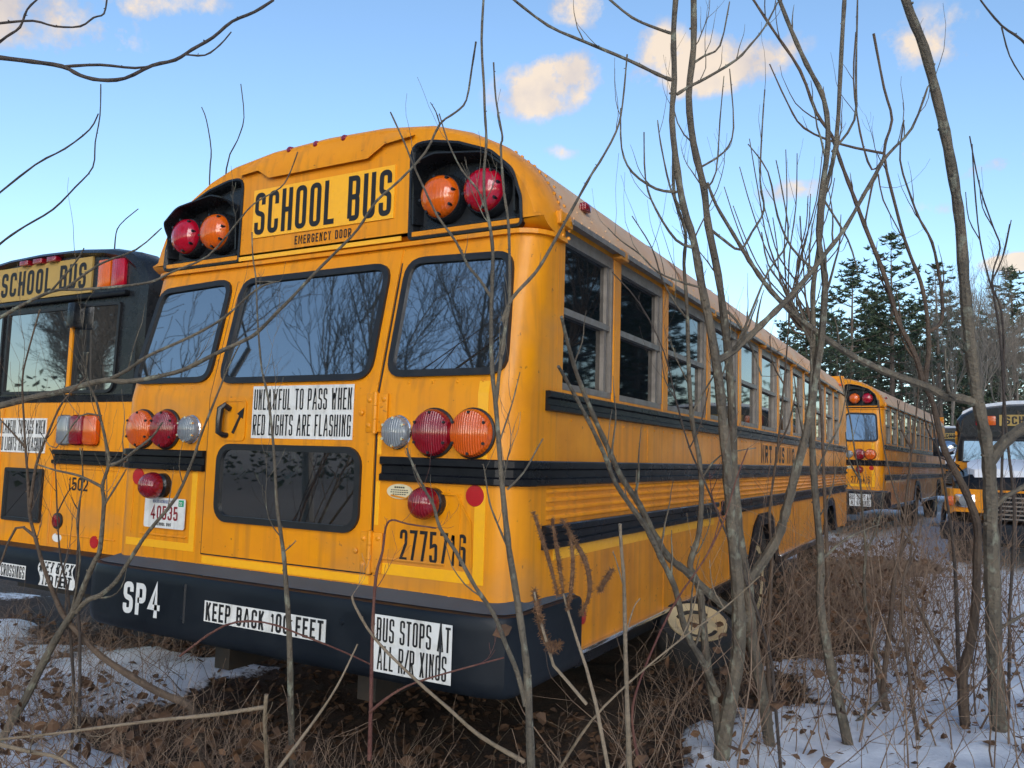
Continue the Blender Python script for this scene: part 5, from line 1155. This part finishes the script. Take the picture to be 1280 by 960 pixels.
def place_pine(k, x, y, s, label, group):
    if len(pine_protos) <= k or pine_protos[k] is None:
        while len(pine_protos) <= k: pine_protos.append(None)
    if pine_protos[k] is None:
        h, lo = ((15.5, .36), (14, .46), (13, .30), (13, .10))[k]; tr, nb, cr = pine_mesh(h, 20 + k, lo)
        root = empty('pine_tree', (0, 0, 0)); t = obj('trunk', tr, pine_bark, root, True); obj('boughs', nb, pine_bark, root); obj('crown', cr, needle, root); pine_protos[k] = root
    else: root = copy_tree(pine_protos[k])
    root.location = (x, y, ground_z(x, y)); root.rotation_euler = (0, 0, TR.uniform(0, 6.28)); root.scale = (s, s, s); tag(root, label, 'pine', group)
bare_protos = {}
def place_bare(k, x, y, s, label, group):
    if k not in bare_protos:
        h, dn, sp = ((11, 1.0, .5), (12, .8, .38), (9.5, 1.1, .6), (11.5, .30, .58))[k]; tr, cr = bare_tree_mesh(h, 40 + k, dn, sp)
        root = empty('bare_tree', (0, 0, 0)); obj('trunk', tr, far_bark, root, True); obj('crown', cr, far_bark, root); bare_protos[k] = root
    else: root = copy_tree(bare_protos[k])
    root.location = (x, y, ground_z(x, y)); root.rotation_euler = (0, 0, TR.uniform(0, 6.28)); root.scale = (s, s, s * TR.uniform(.95, 1.1)); tag(root, label, 'bare tree', group)
def on_ray(px, dist): p = at(px, 560, dist); return p.x, p.y
for px, d, k, s, lab in [(1116, 50, 0, 1.0, 'tallest pine, standing in the middle of the row behind the far bus'), (1062, 50, 1, .98, None), (1178, 53, 0, .93, None), (1275, 50, 2, 1.05, 'pine at the right edge of the picture behind the snowy hood'), (1012, 52, 2, .86, None), (985, 58, 1, .80, None), (1095, 58, 2, 1.05, None), (1150, 60, 1, .95, None), (1205, 64, 1, .95, None), (960, 62, 2, .75, None), (1035, 60, 0, .85, None), (1240, 66, 2, .95, None), (1000, 66, 1, .72, None), (1075, 68, 2, .9, None), (1130, 70, 0, .9, None), (1165, 72, 2, 1.0, None), (1222, 58, 0, .75, None), (1262, 74, 1, 1.0, None), (1300, 60, 1, 1.0, None), (1048, 46, 2, .72, None), (1088, 62, 0, .92, None), (1105, 74, 1, 1.05, None), (1145, 54, 2, .8, None), (1192, 76, 0, 1.1, None), (1232, 80, 2, 1.2, None), (1018, 60, 0, .8, None), (975, 70, 2, .8, None), (1256, 58, 0, .8, None), (1212, 70, 2, 1.0, None)]:
    x, y = on_ray(px, d); place_pine(k, x, y, s, lab or 'dark pine with bare lower trunk in the row behind the far bus', 'pines behind the buses')
for px, d, k, s in [(1192, 46, 1, .85), (1222, 44, 1, .85), (1255, 46, 1, .9), (1275, 44, 0, .8), (1140, 47, 1, .6), (1050, 52, 1, .5)]:
    x, y = on_ray(px, d); place_bare(k, x, y, s, 'thin leafless tree among the pines behind the buses', 'leafless trees behind the buses')
n_w = 0
for ring_d, n_r, jit in ((16, 15, 2), (21, 18, 2.5), (27, 22, 3), (34, 24, 3)):       # woods along the right side of the lot, mirrored in the side windows
    for i in range(n_r):
        a = math.radians(5 + 150 * (i + TR.uniform(.1, .9)) / n_r); d = ring_d + TR.uniform(-jit, jit); x, y = 2.7 + d * math.sin(a), -2.8 + d * math.cos(a); n_w += 1
        if x - 2.7 - .06 * (y + 2.8) < 4.2: continue
        if n_w % 5 == 3: place_bare(n_w % 3, x, y, .95, 'leafless tree in the woods along the right side of the lot', 'woods along the lot')
        else: place_pine(n_w % 3, x, y, TR.uniform(.72, .95), 'dark pine in the woods along the right side of the lot', 'woods along the lot')
for i in range(9):                                   # near row of low branched pines, seen in the side panes
    place_pine((3, 1, 0)[i % 3], 9.0 + TR.uniform(-.8, 3.0), 2.5 + i * 3.4, TR.uniform(.75, 1.0), 'dark pine in the woods along the right side of the lot', 'woods along the lot')
for i, (x, y) in enumerate([(-5.4, -8.0), (-6.9, -11.5), (-8.6, -6.4), (.6, -14), (-13, -6.4), (-16, -8.6), (-18.5, -9), (-14.5, -10.5), (-21, -12), (3, -12)]):   # woods behind the photographer, mirrored in the tail windows
    place_bare(3 if i < 3 else i % 3, x, y, TR.uniform(.85, 1.0) if i < 4 else .62, 'leafless tree in the woods behind the photographer', 'woods behind the photographer')
for k, x, y, s in ((1, -5.6, -9.4, 1.0), (1, -7.6, -8.4, .9), (0, -4.0, -9.6, .8)): place_bare(k, x, y, s, 'leafless tree in the woods behind the photographer', 'woods behind the photographer')
for i in range(10):
    a = math.radians(195 + i * 9 + TR.uniform(-3, 3)); d = TR.uniform(30, 40); place_pine(i % 3, 2.7 + d * math.sin(a), -2.8 + d * math.cos(a), .7, 'dark pine in the woods behind the photographer', 'woods behind the photographer')
# far woods read as one mass
fw = MB(); fr = random.Random(9)
for _ in range(13000):
    a = math.radians(fr.uniform(-18, 30)); d = fr.uniform(64, 100); x, y = 2.7 + d * math.sin(a), -2.8 + d * math.cos(a); z = abs(fr.gauss(0, 3.4)) + .6; w = fr.uniform(.25, .7)
    e = Vector((fr.uniform(-1, 1), fr.uniform(-1, 1), fr.uniform(-.5, 1))).normalized(); q = e.orthogonal().normalized(); c = Vector((x, y, z))
    fw.add([c - q * w * .4, c + q * w * .4, c + e * w + q * w * .2, c + e * w - q * w * .2], [(0, 1, 2, 3)])
for _ in range(15000):
    a = math.radians(fr.uniform(75, 330)); d = fr.uniform(24, 40); x, y = 2.7 + d * math.sin(a), -2.8 + d * math.cos(a); z = abs(fr.gauss(0, 1.8)) + .2; w = fr.uniform(.10, .28)
    if x < 0 and y > 0: continue
    e = Vector((fr.uniform(-1, 1), fr.uniform(-1, 1), fr.uniform(-.5, 1))).normalized(); q = e.orthogonal().normalized(); c = Vector((x, y, z))
    fw.add([c - q * w * .4, c + q * w * .4, c + e * w + q * w * .2, c + e * w - q * w * .2], [(0, 1, 2, 3)])
o = obj('distant_wood', fw, needle); tag(o, 'dark band of distant woods low behind the buses', 'woods', kind='stuff')
